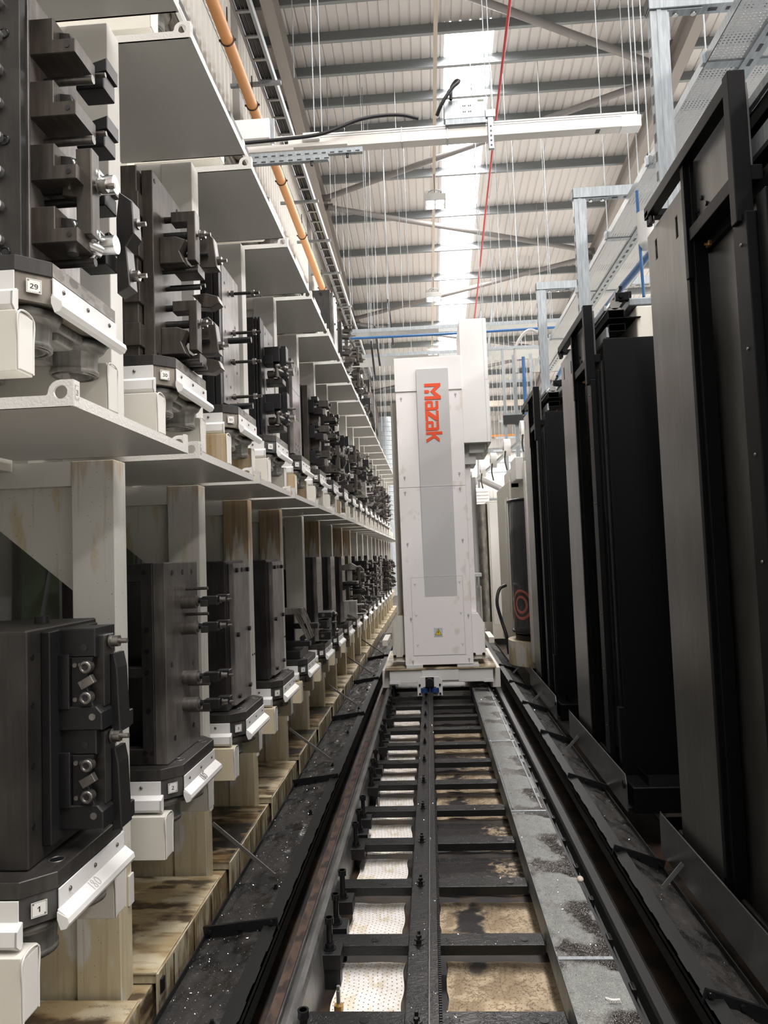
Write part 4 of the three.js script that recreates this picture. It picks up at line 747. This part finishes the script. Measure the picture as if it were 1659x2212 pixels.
  for (const s of [-1, 1]) { const o = s < 0 ? -.298 : .405, f = s * .135; part('side_block', poly([[o, .53], [o + f, .53], [o + f, .86], [o + f * .55, .965], [o, .97]], 'z', -.6, -.12, .004), s < 0 ? M.creamOil : M.machine, t); part('block_foot', bx(o + f * .05, o + f * .98, .49, .53, -.58, -.14), M.cream, t); for (const q of [.12, .85]) part('foot_bolt', cyl('z', .018, -.14, -.115, o + f * q, .54, 6), M.blackOx, t); }
  part('side_mast', [bx(-.375, -.3, .95, 3.3, -.75, -.4)], M.cream, t); part('side_mast', [bx(.405, .47, .97, 2.7, -.7, -.2, .004)], M.machine, t);
  part('mast_rail', [bx(.475, .50, .9, 2.6, -.9, -.8), cyl('y', .03, .6, 2.5, .55, -1.1, 14)], M.grey, t); part('limit_switch', [bx(.5, .575, 1.33, 1.37, -.9, -.7, .004), bx(.52, .535, 1.2, 1.33, -.85, -.83)], M.guard, t);
  part('rear_column', bx(.44, .6, .5, 1.2, -1.8, -1.2, .01), M.cream, t); part('wiper_arm', [bx(.6, .66, .62, .68, -1.0, -.4), bx(-.56, -.5, .62, .68, -1.0, -.4)], M.cream, t);
  part('wheel_box', [bx(-.55, -.42, .22, .40, -1.7, -.1), bx(.58, .68, .2, .4, -1.7, -.1)], M.cream, t);
  // lettering: five letters, read downwards, tops to the right
  const L = { M: [[[0, 0], [34, 0], [34, 112], [85, 62], [136, 112], [136, 0], [170, 0], [170, 170], [138, 170], [85, 108], [32, 170], [0, 170]], [[68, 0], [102, 0], [102, 40], [85, 52], [68, 40]]],
    a: [[[4, 112], [62, 112], [70, 104], [70, 84], [14, 84], [0, 72], [0, 14], [12, 0], [100, 0], [100, 122], [84, 140], [4, 140]]],
    z: [[[0, 112], [58, 112], [0, 36], [0, 0], [104, 0], [104, 28], [46, 28], [104, 104], [104, 140], [0, 140]]],
    k: [[[0, 0], [30, 0], [30, 56], [44, 68], [78, 0], [114, 0], [66, 84], [112, 140], [76, 140], [30, 92], [30, 170], [0, 170]]] };
  const put = (ch, s0) => L[ch].map(pl => poly(pl.map(([s, q]) => [.010 + q * .001, 3.395 - (s0 + s) * .001]).reverse(), 'z', .0, .003, 0, ch === 'a' ? [[[28, 28], [70, 28], [70, 58], [28, 58]].map(([s, q]) => [.010 + q * .001, 3.395 - (s0 + s) * .001])] : []));
  for (const [ch, s] of [['M', 0], ['a', 183], ['z', 290], ['a', 398], ['k', 510]]) { const m = part('letter', put(ch, s), M.logo, fs, 'red-orange letter'); m.position.z = .0345; m.rotation.x = .0; const yc = 3.395 - s * .001 - .06; m.position.z = .03 + (.02) * (yc - 2.2) / 1.13 + .002; }
}
// ================================================================ dark door units on the right
const tWear = tex(256, 512, (u, v) => { const n = fbm(u, v, 9, 9, 5), k = .86 + .14 * (n - .5) + .05 * (vn(u * 90, v * 3, 90, 3) - .5); return [k, k, k]; }, true, 1.2, .6);
M.panelS = std([.30, .295, .285], .34, .85, { map: tWear });
for (let u = 0; u < 3; u++) {
  const z = -3.31 - 2.205 * u, w = ORD[u];
  const t = thing('station_door', `${['nearest', 'middle', 'farthest'][u]} tall black sliding door unit on the right of the aisle`, 'door unit', [1.03, 0, z]);
  const slot = (a, b) => [[a, b], [a + .028, b], [a + .028, b + .085], [a, b + .085]].reverse();
  part('sliding_panel', poly([[0, .36], [.03, .31], [.485, .31], [.485, 2.985], [0, 2.985]], 'x', 0, .03, .002, [slot(.10, 2.84), slot(.36, 2.82)]), M.panelS, t, 'satin dark sheet panel');
  part('panel_core', bx(.026, .05, .4, 2.9, .02, .47), M.blackPaint, t);
  part('edge_channel', [bx(-.014, .04, .31, 3.04, .487, .515, .002), bx(.0, .05, .31, 3.04, .52, .545, .002)], M.blackPaint, t);
  part('recessed_panel', bx(.07, .085, .3, 2.78, .36, 1.06, .002), M.panelS, t);
  part('front_post', [bx(-.02, .06, .33, 2.62, .93, 1.03, .003)], M.blackPaint, t); part('rear_post', [bx(.01, .08, .45, 2.66, 1.035, 1.10, .003), bx(.02, .1, .6, 2.7, 1.105, 1.17, .003)], M.blackGloss, t);
  for (let i = 0; i < 7; i++) part('post_screw', new THREE.SphereGeometry(.006, 8, 6).scale(.6, 1, 1).translate(-.021, .55 + i * .33, .985), M.steel, t);
  part('end_panel', [bx(.03, 1.2, .3, 2.82, 1.17, 1.20, .004), bx(.0, .03, .3, .7, 1.16, 1.21, .004)], M.blackPaint, t);
  part('header_plate', bx(.02, .035, 2.77, 3.06, .53, .98, .002), M.panelS, t); part('header_rail', [bx(-.012, .06, 2.735, 2.785, .53, .99, .003), bx(.05, .12, 2.70, 2.735, .5, 1.1)], M.blackPaint, t);
  part('top_bar', [bx(-.03, .015, 3.035, 3.085, .07, .99, .003), bx(-.03, .2, 3.03, 3.06, .07, .12, .002)], M.blackPaint, t); part('top_upright', [bx(-.035, .02, 2.60, 3.09, .955, 1.0, .003), bx(-.02, .02, 2.6, 3.05, .50, .53, .002)], M.blackPaint, t);
  part('header_bolt', [[2.9, .93], [2.83, .93], [2.87, .6], [2.83, .64], [2.8, .6], [2.84, .56]].map(([y, zz]) => cyl('x', .009, .012, .022, y, zz, 10)), M.black, t); part('bar_bolt', [.085, .115].map(zz => cyl('y', .013, 3.0, 3.03, -.012, zz, 8)), M.black, t);
  part('sensor', [bx(.04, .06, 2.70, 2.72, .55, .58, .002), cyl('x', .005, .03, .05, 2.71, .565, 10)], M.brass, t);
  const sq = (x0, x1, y0, y1, z0, z1, w2) => poly([[x0, y0], [x1, y0], [x1, y1], [x0, y1]], 'z', z0, z1, 0, [[[x0 + w2, y0 + w2], [x1 - w2, y0 + w2], [x1 - w2, y1 - w2], [x0 + w2, y1 - w2]].reverse()]);
  part('top_tube', sq(.07, .165, 2.945, 2.995, .35, 1.17, .004), M.blackPaint, t); part('top_tube', sq(.072, .17, 2.87, 2.915, .35, 1.16, .004), M.blackPaint, t); part('tube_plate', bx(.16, .26, 2.945, 2.95, .6, 1.17), M.blackPaint, t);
  part('rail_cover', [bx(.06, .075, 2.84, 2.9, .2, 1.15), bx(.055, .07, 3.0, 3.03, .2, 1.15)], M.galv, t);
  part('air_cylinder', [cyl('z', .03, .95, 1.16, .115, 3.03, 18), bx(.08, .15, 2.995, 3.01, .9, 1.16)], M.bright, t); part('cylinder_bracket', [bx(.12, .2, 3.05, 3.1, 1.13, 1.17, .004), cyl('z', .014, 1.17, 1.18, .15, 3.078, 14)], M.blackGloss, t); part('slide_rail', [bar([.2, 3.09, 1.15], [.26, 3.12, .2], .035, .035), bar([.17, 3.15, 1.1], [.2, 3.15, .0], .02, .02)], M.blackGloss, t);
  part('sill_front', [poly([[-.2, .21], [1.42, .195], [1.42, .34], [1.40, .385], [-.19, .392], [-.19, .40], [-.2, .37]], 'x', -.036, -.03)], M.panelS, t, 'long dark sill plate');
  part('sill_trough', [bx(-.03, .09, .2, .206, -.2, 1.40), bx(.085, .09, .2, .37, -.2, 1.40), bx(-.03, .09, .2, .37, -.2, -.195)], M.blackPaint, t); part('sill_roller', cyl('z', .012, -.12, 1.2, .03, .33, 10), M.dark, t);
  part('sill_pivot', [cyl('x', .022, -.045, -.03, .33, 1.39, 12)], M.black, t);
  part('side_gap', bx(.0, 1.2, .18, .32, 1.0, 1.42, .01), M.blackPaint, t);
  part('rear_housing', bx(.24, 2.6, 0, 3.02, -.65, 1.15, .01), M.cream, t, 'cream machine housing behind the doors'); part('housing_lid', bx(.2, 2.6, 3.02, 3.07, -.65, 1.15, .01), M.galvDull, t);
}
// ================================================================ cream machine with rounded guard beyond the doors
{
  const t = thing('machining_centre', 'cream machine with smoked curved door and round base beyond the black doors', 'machine', [1.0, 0, -8.9]);
  part('body', bx(.15, 2.6, .1, 2.75, -2.2, .45, .02), M.cream, t); part('side_panel', [bx(.03, .16, .35, 2.5, -2.2, -.5, .01)], M.cream, t); part('corner_column', bx(.10, .24, .35, 2.62, .36, .5, .01), M.machine, t); part('slim_column', bx(.15, .25, .3, 2.3, .5, .62, .01), M.machine, t);
  const arc = (r, y0, y1, a0, a1) => new THREE.CylinderGeometry(r, r, y1 - y0, 40, 1, true, a0, a1 - a0).translate(.42, (y0 + y1) / 2, -.05);
  part('round_base', [cyl('y', .53, .28, .56, .42, -.05, 48)], M.creamOil, t); part('base_ring', [cyl('y', .44, .56, .62, .42, -.05, 40)], M.blackOx, t);
  const d = part('curved_door', new THREE.CylinderGeometry(.46, .46, 1.55, 48).translate(.42, 1.42, -.05), M.smoke, t, 'smoked curved door'); part('door_frame', [new THREE.TorusGeometry(.46, .018, 8, 48).rotateX(PI / 2).translate(.42, 2.2, -.05), new THREE.TorusGeometry(.46, .018, 8, 48).rotateX(PI / 2).translate(.42, .66, -.05)], M.blackOx, t);
  part('red_ring', [.09, .16].map(r => { const g = new THREE.TorusGeometry(r, .016, 6, 36), q = g.attributes.position; for (let i = 0; i < q.count; i++) { const a = PI + .56 - q.getX(i) / .46, rad = .4605 + .1 * Math.max(-.01, Math.min(.02, q.getZ(i))); q.setXYZ(i, .42 + rad * Math.cos(a), .98 + q.getY(i), -.05 - rad * Math.sin(a)); } g.computeVertexNormals(); return g; }), std([.42, .12, .10], .4), d, 'faded red ring mark');
  part('stripe', [new THREE.CylinderGeometry(.464, .464, 1.4, 8, 1, true, PI * 1.44, .2).translate(.42, 1.5, -.05)], std([.55, .54, .52], .3), t);
  part('trim_strip', [bx(.02, .03, .8, 2.3, -.75, -.70), bx(.02, .03, .8, 2.3, -1.0, -.96)], M.guard, t); part('head_box', [bx(.05, .25, 2.45, 2.72, -.4, .1, .01), bx(.05, .25, 2.40, 2.62, -.9, -.5, .01)], M.guard, t); part('dark_box', bx(.12, .3, 2.62, 2.74, .3, .5), M.smoke, t);
  single('black_hose', 'black hose looping beside the cream machine', 'hose', tube([[.985, 1.16, -9.9], [.90, 1.12, -9.85], [.85, .95, -9.8], [.90, .7, -9.8], [.95, .5, -9.75], [.97, .28, -9.75]], .022, 40, 9), M.hose);
  const w = thing('white_cabinet', 'tall white cabinet at the far right beyond the crane', 'cabinet', [1.03, .1, -13.4]); part('body', bx(.0, .9, 0, 2.4, -1.5, .4, .01), M.cream, w); part('door', bx(.03, .32, .25, 2.36, .4, .41, .003), M.guard, w); part('door_handle', bx(.24, .27, 1.3, 1.36, .41, .43), M.blackOx, w); part('foot', bx(.02, .4, -.1, .02, -.3, .38), M.blackOx, w); part('round_pipe', cyl('y', .11, .3, 2.35, -.1, .3, 20), M.steel, w);
  for (let i = 0; i < 3; i++) { const c = thing('machine_row', `${ORD[i]} cream machine in the row beyond the curved door`, 'machine', [1.25, 0, -15.4 - i * 3.2], 'far machine row'); part('body', bx(0, 2.2, 0, 2.5 - i * .1, -2.6, 0, .02), M.cream, c); part('door_panel', bx(-.02, 0, .3, 2.2, -2.2, -.4, .005), M.guard, c); part('window', bx(-.025, -.02, 1.2, 1.9, -1.6, -1.0), M.smoke, c); }
  const s = thing('spool_rail', 'galvanised rail carrying white cable spools above the far cream machines', 'cable rail', [0, 0, 0]); part('rail', bar([1.38, 3.12, -8.9], [1.0, 3.17, -17], .05, .04), M.galv, s); for (let i = 0; i < 5; i++) { const z = -9.6 - i * 1.5, x = 1.35 - i * .07; const q = part('spool', cyl('x', .13, x - .12, x - .02, 3.16, z, 24), M.guard, s); part('spool_hub', cyl('x', .04, x - .13, x - .12, 3.16, z, 14), M.grey, q); part('drop_cable', tube([[x - .1, 3.1, z + .1], [x - .12, 2.95, z + .16], [x - .1, 2.8, z + .2]], .012, 14, 6), M.hose, s); }
}
// ================================================================ overhead services
// galvanised goal-post frames
[-4.09, -6.29, -8.49].forEach((z, i) => {
  const t = thing('strut_frame', `${['nearest', 'middle', 'farthest'][i]} galvanised strut frame rising behind the black doors`, 'strut frame', [1.4, 2.76, z], 'strut frames');
  part('upright', [bx(-.05, .05, .0, 1.84, -.03, .03, .004), bx(-.012, .012, 0, 1.84, .03, .034)], M.galv, t); part('beam', [bx(-.055, 1.6, 1.84, 1.93, -.04, .04, .004)], M.galv, t); part('beam_end', bx(-.058, -.054, 1.85, 1.92, -.035, .035), M.hose, t);
  const b = part('corner_bracket', [bx(.05, .058, 1.66, 1.84, -.025, .025, .002), bx(.05, .24, 1.83, 1.838, -.025, .03, .002)], M.galv, t); part('bracket_bolt', [[.1], [.2]].map(([x]) => hexNut('y', .016, 1.818, 1.83, x, 0)), M.bright, b);
  const sl = []; for (let y = .1; y < 1.75; y += .11) sl.push(bx(-.0515, -.0495, y, y + .05, -.012, .012)); for (let x = .28; x < 1.6; x += .1) sl.push(bx(x, x + .05, 1.8385, 1.8405, -.012, .012)); part('slots', sl, M.hose, t).userData.kind = 'stuff';
});
// perforated cable tray on the right
function tray(name, label, x0, x1, y, z0, z1, along) {
  const t = thing(name, label, 'cable tray'), L = along === 'z';
  const f = (a0, a1, y0, y1, b0, b1) => L ? bx(a0, a1, y0, y1, b0, b1) : bx(b0, b1, y0, y1, a0, a1);
  part('perforated_sheet', f(x0, x1, y, y + .002, z0, z1), M.perf, t); part('side_lip', [f(x0 - .002, x0 + .004, y, y + .06, z0, z1), f(x1 - .004, x1 + .002, y, y + .06, z0, z1)], M.galv, t);
  return t;
}
{
  const t = tray('cable_tray', 'long perforated galvanised cable tray running above the black doors', 1.75, 2.3, 4.45, -11.8, -2.0, 'z');
  part('centre_rib', bx(1.96, 2.05, 4.435, 4.447, -11.8, -2.0, .002), M.galv, t); const s = []; for (let z = -2.1; z > -12; z -= .13) s.push(bx(1.995, 2.015, 4.433, 4.4355, z - .06, z)); part('rib_slots', s, M.hose, t).userData.kind = 'stuff';
  for (const z of [-3.3, -4.35, -5.5, -6.8, -8.2, -10]) { part('joint_strip', bx(1.75, 2.3, 4.442, 4.449, z - .03, z + .03), M.galv, t); part('hanger_clip', bx(1.73, 1.76, 4.45, 4.52, z - .02, z + .02), M.galv, t); }
  single('blue_air_line', 'thick blue air line following the perforated tray', 'air line', [tube([[2.42, 4.18, -2.6], [2.2, 4.12, -4], [1.95, 4.05, -6], [1.8, 3.95, -9], [1.9, 3.95, -11.5]], .032, 60, 10)], M.blue);
  single('blue_air_line', 'thin blue branch line above the nearest black door', 'air line', [tube([[2.5, 4.2, -3.0], [2.42, 4.0, -3.1], [2.3, 3.7, -3.2], [2.2, 3.4, -3.3]], .016, 30, 8)], M.blue);
  single('blue_air_line', 'thin blue drop line between the nearest and middle black doors', 'air line', [tube([[1.43, 3.9, -4.75], [1.43, 3.55, -4.75], [1.435, 3.2, -4.75]], .01, 16, 8)], M.blue);
  single('filter_bowl', 'pale filter bowl hanging over the gap between black doors', 'filter', [cyl('y', .05, 3.55, 3.75, 1.47, -4.75, 16), new THREE.SphereGeometry(.05, 14, 10).translate(1.47, 3.55, -4.75)], M.guard);
  tray('cable_tray', 'wide perforated cable tray crossing the hall beyond the rack', -12.7, -12.3, 5.4, -2.3, 3, 'x'); tray('cable_tray', 'second perforated cable tray crossing behind the crane top', -14.4, -13.7, 5.35, -2.3, 3, 'x');
  single('blue_cross_line', 'thin blue line crossing the hall below the cable tray', 'air line', [tube([[-1.45, 5.28, -12.2], [.3, 5.27, -12.2], [2.6, 5.28, -12.2]], .022, 20, 8), tube([[-1.45, 5.28, -12.2], [-1.5, 5.1, -12.2], [-1.5, 3.9, -12.2]], .03, 14, 8)], M.blue);
  const v = thing('vertical_tray', 'slotted galvanised riser tray with blue pipe right of the crane', 'cable tray', [1.62, 2.6, -12.0]); part('rail', [bx(-.33, -.29, -2.6, 2.35, -.02, .02), bx(.12, .16, -2.6, 2.2, -.02, .02)], M.galv, v); const vr = []; for (let y = .1; y < 2.2; y += .55) vr.push(bx(-.33, .16, y, y + .04, -.01, .01)); vr.forEach(g => part('rung', g, M.galv, v)); part('slotted_strip', bx(-.16, -.1, 0, 2.2, -.015, .015), M.galvDull, v); part('blue_pipe', cyl('y', .028, .1, 2.15, .02, .03, 12), M.blue, v); part('junction_box', bx(-.35, .1, 1.05, 1.2, .0, .08), M.hose, v); part('top_strip', bx(-.55, .25, 2.3, 2.34, -.03, .03), M.galv, v); part('arched_cable', tube([[-.1, 1.9, .0], [-.08, 2.35, 0], [.15, 2.6, 0], [.4, 2.45, 0], [.5, 2.3, .1]], .025, 30, 8), M.grey, v);
  const rr2 = thing('left_riser', 'blue pipes on a slotted riser beside the far rack end', 'pipe riser', [-1.72, 3.6, -12.25]); part('strip', bx(.1, .16, 0, 1.7, -.02, .02), M.galv, rr2); part('pipe', cyl('y', .025, 0, 1.68, .03, .03, 10), M.blue, rr2);
}
// white busbar trunking across the aisle
{
  const t = thing('busbar_trunking', 'long white busbar trunking hanging across the aisle', 'trunking', [0, 5.03, -6.0]);
  part('trunk', [bx(-1.05, 1.83, 0, .085, -.05, .05, .004)], M.trunk, t); part('top_rail', [bx(-1.15, 1.83, .088, .1, .02, .05), bx(-1.15, 1.83, .108, .12, .02, .05)], M.guard, t); part('left_cover', [bx(-1.6, -1.0, -.02, .0, -.08, .08), bx(-1.7, -.55, -.0, .03, .05, .08)], M.trunk, t);
  part('end_piece', [bx(1.7, 1.86, -.008, .09, -.055, .055, .006)], M.guard, t); part('end_label', bx(1.50, 1.535, -.001, .0, -.03, .03), M.hose, t);
  for (const x of [-.1, .28]) part('strap', bx(x, x + .01, -.004, .125, -.054, .055), M.galv, t);
  const j = part('tap_box', [bx(.26, .60, .145, .305, -.08, .08, .006)], M.galv, t, 'grey metal tap-off box'); part('tap_label', bx(.54, .59, .28, .295, .08, .081), M.green, j); part('cover_screw', [[.42, .25], [.435, .25], [.465, .25], [.48, .25], [.42, .2], [.435, .2], [.465, .2], [.48, .2]].map(([x, y]) => cyl('z', .005, .08, .083, x, y, 8)), M.hose, j); part('box_base', bx(.27, .60, .1, .145, -.06, .08), M.galvDull, t);
  const f = part('feed_box', bx(-1.75, -1.2, .1, .27, -.08, .08, .004), M.guard, t, 'white feed box at the rack end'); part('perforated_tab', bx(-1.195, -1.16, .06, .27, .05, .07), M.galv, f); part('socket', bx(-.92, -.78, .06, .12, .05, .08, .004), M.guard, t);
  part('hanger_bracket', [bx(.615, .66, -.13, .14, .055, .085, .003), bx(.6, .68, .14, .2, .05, .09)], M.galv, t); part('bracket_hole', [-.1, -.06, -.02, .02, .06].map(y => cyl('z', .008, .085, .087, .638, y, 8)), M.hose, t);
  single('black_cable', 'black cable lying along the white trunking', 'cable', tube([[-1.6, 5.05, -5.85], [-1.1, 5.07, -5.86], [-.75, 5.1, -5.87], [-.4, 5.21, -5.88], [-.1, 5.23, -5.9], [.05, 5.2, -5.92]], .015, 50, 9), M.hose);
  single('black_cable', 'black cable looped out of the grey tap box', 'cable', tube([[.2, 5.2, -5.9], [.24, 5.26, -5.85], [.33, 5.38, -5.83], [.39, 5.44, -5.84], [.37, 5.46, -5.86], [.33, 5.42, -5.88], [.32, 5.32, -5.89]], .015, 40, 8), M.hose);
  for (const [i, q] of [[0, [-2.46, -.42, 4.93, -5.9]], [1, [-2.46, -.66, 4.66, -5.5]]]) { const s = thing('slotted_strut', `${['upper', 'lower'][i]} slotted strut arm reaching out from the rack top below the white trunking`, 'strut', [0, q[2], q[3]]); part('strut', bx(q[0], q[1], 0, .045, -.02, .02, .003), M.galvDull, s); const sl = []; for (let x = q[0] + .3; x < q[1]; x += .07) sl.push(bx(x, x + .035, .008, .018, .02, .0215)); part('slots', sl, M.hose, s).userData.kind = 'stuff'; part('rod_nut', cyl('y', .012, -.03, .0, q[1] - .13, 0, 8), M.hose, s); }
}
// hanger rods, one shared shape per length is not needed: thin rods to the purlins
[[-.83, -6, 5.2], [-.78, -6.1, 5.2], [.62, -6, 5.3], [.66, -6, 5.3], [1.86, -6, 5.15], [1.84, -6.05, 4.5], [1.76, -4.35, 4.52], [1.76, -5.5, 4.52], [1.76, -6.8, 4.52], [2.4, -8.2, 4.5], [1.76, -3.3, 4.52], [2.4, -5, 4.5], [-1.2, -9.36, 7.95], [-1.55, -9.4, 8], [-1.5, -12.66, 7.95], [-1.6, -14.3, 7.95], [-1.65, -16, 7.95], [-1.7, -18.2, 7.95], [-1.2, -12.5, 5.41], [-.9, -12.5, 5.41], [-.3, -12.5, 5.41], [-.2, -14, 5.4], [-.6, -14, 5.4], [1.4, -12.5, 5.5], [1.6, -12.5, 5.5], [1.9, -14, 5.4], [2.2, -12.5, 5.5], [2.5, -14, 5.4], [1.2, -14, 5.4], [-1, -17, 4.5], [-.85, -19, 4.5], [-1.1, -21, 4.3], [-1.25, -23, 4.3], [-1.35, -20, 4.5]].forEach(([x, z, y]) => {
  const m = single('hanger_rod', 'thin zinc hanger rod dropping from a roof beam', 'hanger rod', cyl('y', z > -9 ? .0045 : .0065, 0, roofY(z) - y + .06, 0, 0, 6), M.galv, 'hanger rods'); m.position.set(x, y, z);
});
[-17, -19.5, -22, -25, -28].forEach((z, i) => { const t = thing('hanger_strut', `${ORD[i]} short pale cross strut hanging on rods right of the crane`, 'strut', [0, 0, 0], 'hanging cross struts'); part('strut', bx(1.7 + i * .15, 3.0 + i * .2, 4.58, 4.63, z - .02, z + .02), M.galv, t); for (const x of [.2, .6, 1.1]) part('rod', cyl('y', .0065, 4.6, roofY(z) + .06, 1.7 + i * .15 + x, z, 6), M.galv, t); });
for (const [i, q] of [[0, [[-.62, 6.62, -14.2], [-.55, 5.7, -14.2]]], [1, [[-.85, 5.85, -13.4], [-.78, 5.1, -13.4]]], [2, [[-.9, 5.45, -13], [-.85, 4.75, -13]]], [3, [[1.35, 6.2, -13.5], [1.2, 5.2, -13.5]]], [4, [[1.0, 5.55, -12], [.9, 4.95, -12]]]]) { const t = thing('hanging_strut', `${ORD[i]} slanting short slotted strut hanging under the roof, from the left`, 'strut', [0, 0, 0], 'loose struts'); part('strut', bar(q[0], q[1], .035, .035), i < 3 ? M.hose : M.galv, t); part('rod', cyl('y', .0065, q[0][1], roofY(q[0][2]), q[0][0], q[0][2], 6), M.galv, t); }
// lamps on a trunking line down the middle
{
  single('lamp_trunking', 'tan lamp trunking running lengthwise under the roof', 'trunking', bx(.28, .325, 7.55, 7.62, -21, -4.5), M.tan);
  const mk = (z, i) => {
    const t = thing('high_bay_lamp', `${ORD[i]} square LED high bay lamp hanging under the roof, counted from the camera`, 'lamp', [.3, 7.06, z], 'high bay lamps');
    part('housing', bx(-.165, .165, 0, .1, -.165, .165, .006), M.grey, t); const fin = []; for (let k = 0; k < 13; k++) fin.push(bx(-.155 + k * .0255, -.147 + k * .0255, .1, .16, -.14, .14)); part('cooling_fins', fin, M.galvDull, t);
    for (const a of [-.075, .075]) for (const b of [-.075, .075]) part('led_panel', bx(a - .055, a + .055, -.006, .0, b - .055, b + .055), M.ledGlow, t, 'glowing LED panel');
    part('bracket', [tube([[-.12, .1, 0], [-.08, .22, 0], [.08, .22, 0], [.12, .1, 0]], .008, 16, 6)], M.galv, t); part('cord', [cyl('y', .006, .2, .5, 0, 0, 6)], M.hose, t);
    const l = new THREE.RectAreaLight(0xfff6ea, 60, .26, .26); l.name = 'lamp_glow'; l.position.set(.3, 7.04, z); l.lookAt(.3, 0, z); l.castShadow = true; scene.add(l);
  };
  [-11.3, -15.6, -19.9].forEach((z, i) => mk(z, i));
}
single('red_pull_cord', 'red cable running lengthwise under the roof', 'cable', tube([[.95, 6.85, -5.5], [1.03, 6.8, -10], [1.2, 6.78, -16.5], [1.3, 6.8, -21]], .016, 40, 7), M.red);
// services on the left wall
{
  const t = thing('cable_ladder', 'cable ladder with black cables along the left wall top', 'cable ladder', [0, 0, 0]);
  part('side_rail', [bx(-2.03, -2.0, 7.98, 8.06, -26, -5), bx(-1.84, -1.80, 7.98, 8.08, -26, -5)], M.galv, t); const r = []; for (let z = -5.2; z > -26; z -= .42) r.push(bx(-2.0, -1.84, 7.98, 8.0, z - .02, z + .02)); part('rungs', r, M.galv, t).userData.kind = 'stuff';
  for (let i = 0; i < 3; i++) single('ladder_cable', `${ORD[i]} black cable lying in the left cable ladder`, 'cable', tube(Array.from({ length: 12 }, (_, k) => [-1.965 + i * .048 + .002 * Math.sin(k * 2 + i), 8.025, -5 - k * 1.8]), .0225, 60, 7), M.hose, 'ladder cables');
  single('earth_cable', 'yellow cable in the left cable ladder', 'cable', tube(Array.from({ length: 12 }, (_, k) => [-1.92 + .004 * Math.sin(k * 1.7), 8.06, -5 - k * 1.8]), .012, 60, 6), M.yellow);
  const b = thing('wire_basket', 'wire basket tray with yellow cable on the left wall', 'cable tray'); const w = []; for (const [x, y] of [[-2.30, 7.92], [-2.26, 7.90], [-2.22, 7.90], [-2.18, 7.92], [-2.32, 7.98], [-2.16, 7.98]]) w.push(bar([x, y, -5], [x, y, -20], .006, .006)); for (let z = -5; z > -20; z -= .12) w.push(tube([[-2.32, 7.98, z], [-2.30, 7.92, z], [-2.18, 7.92, z], [-2.16, 7.98, z]], .003, 3, 4, false)); part('wires', w, M.galv, b).userData.kind = 'stuff'; part('cable', tube(Array.from({ length: 10 }, (_, k) => [-2.24 + .02 * Math.sin(k * 2), 7.93, -5 - k * 1.65]), .014, 50, 6), M.yellow, b);
  [-9.36, -12.66, -14.3, -16.0, -18.25, -20.5, -23].forEach((z, i) => single('wall_strut', `${ORD[i]} galvanised strut arm under the left cable ladder`, 'strut', [bx(-2.4, -1.72, 7.90, 7.945, z - .025, z + .025, .003)], M.galvDull, 'ladder strut arms'));
  const pz = z => 7.72 + .0225 * (z + 4);                        // the drain pipe falls gently
  const pp = thing('drain_pipe', 'long orange-brown drain pipe along the left wall', 'pipe'); part('pipe', tube([[-2.1, pz(-5), -5], [-2.1, pz(-13), -13], [-2.1, pz(-24), -24]], .07, 30, 14), M.orange, pp); for (const z of [-8.1, -9.3, -11.2, -13.1, -15.6, -18]) part('pipe_clip', [new THREE.TorusGeometry(.074, .01, 6, 20).translate(-2.1, pz(z), z), cyl('y', .008, pz(z) + .07, pz(z) + .4, -2.1, z, 6), bx(-2.2, -2.0, pz(z) - .01, pz(z) + .01, z - .01, z + .01)], M.rust, pp); part('pipe_socket', [cyl('z', .085, -20.4, -20, -2.1, pz(-20), 18)], M.orange, pp);
}
renderer.render(scene, camera);
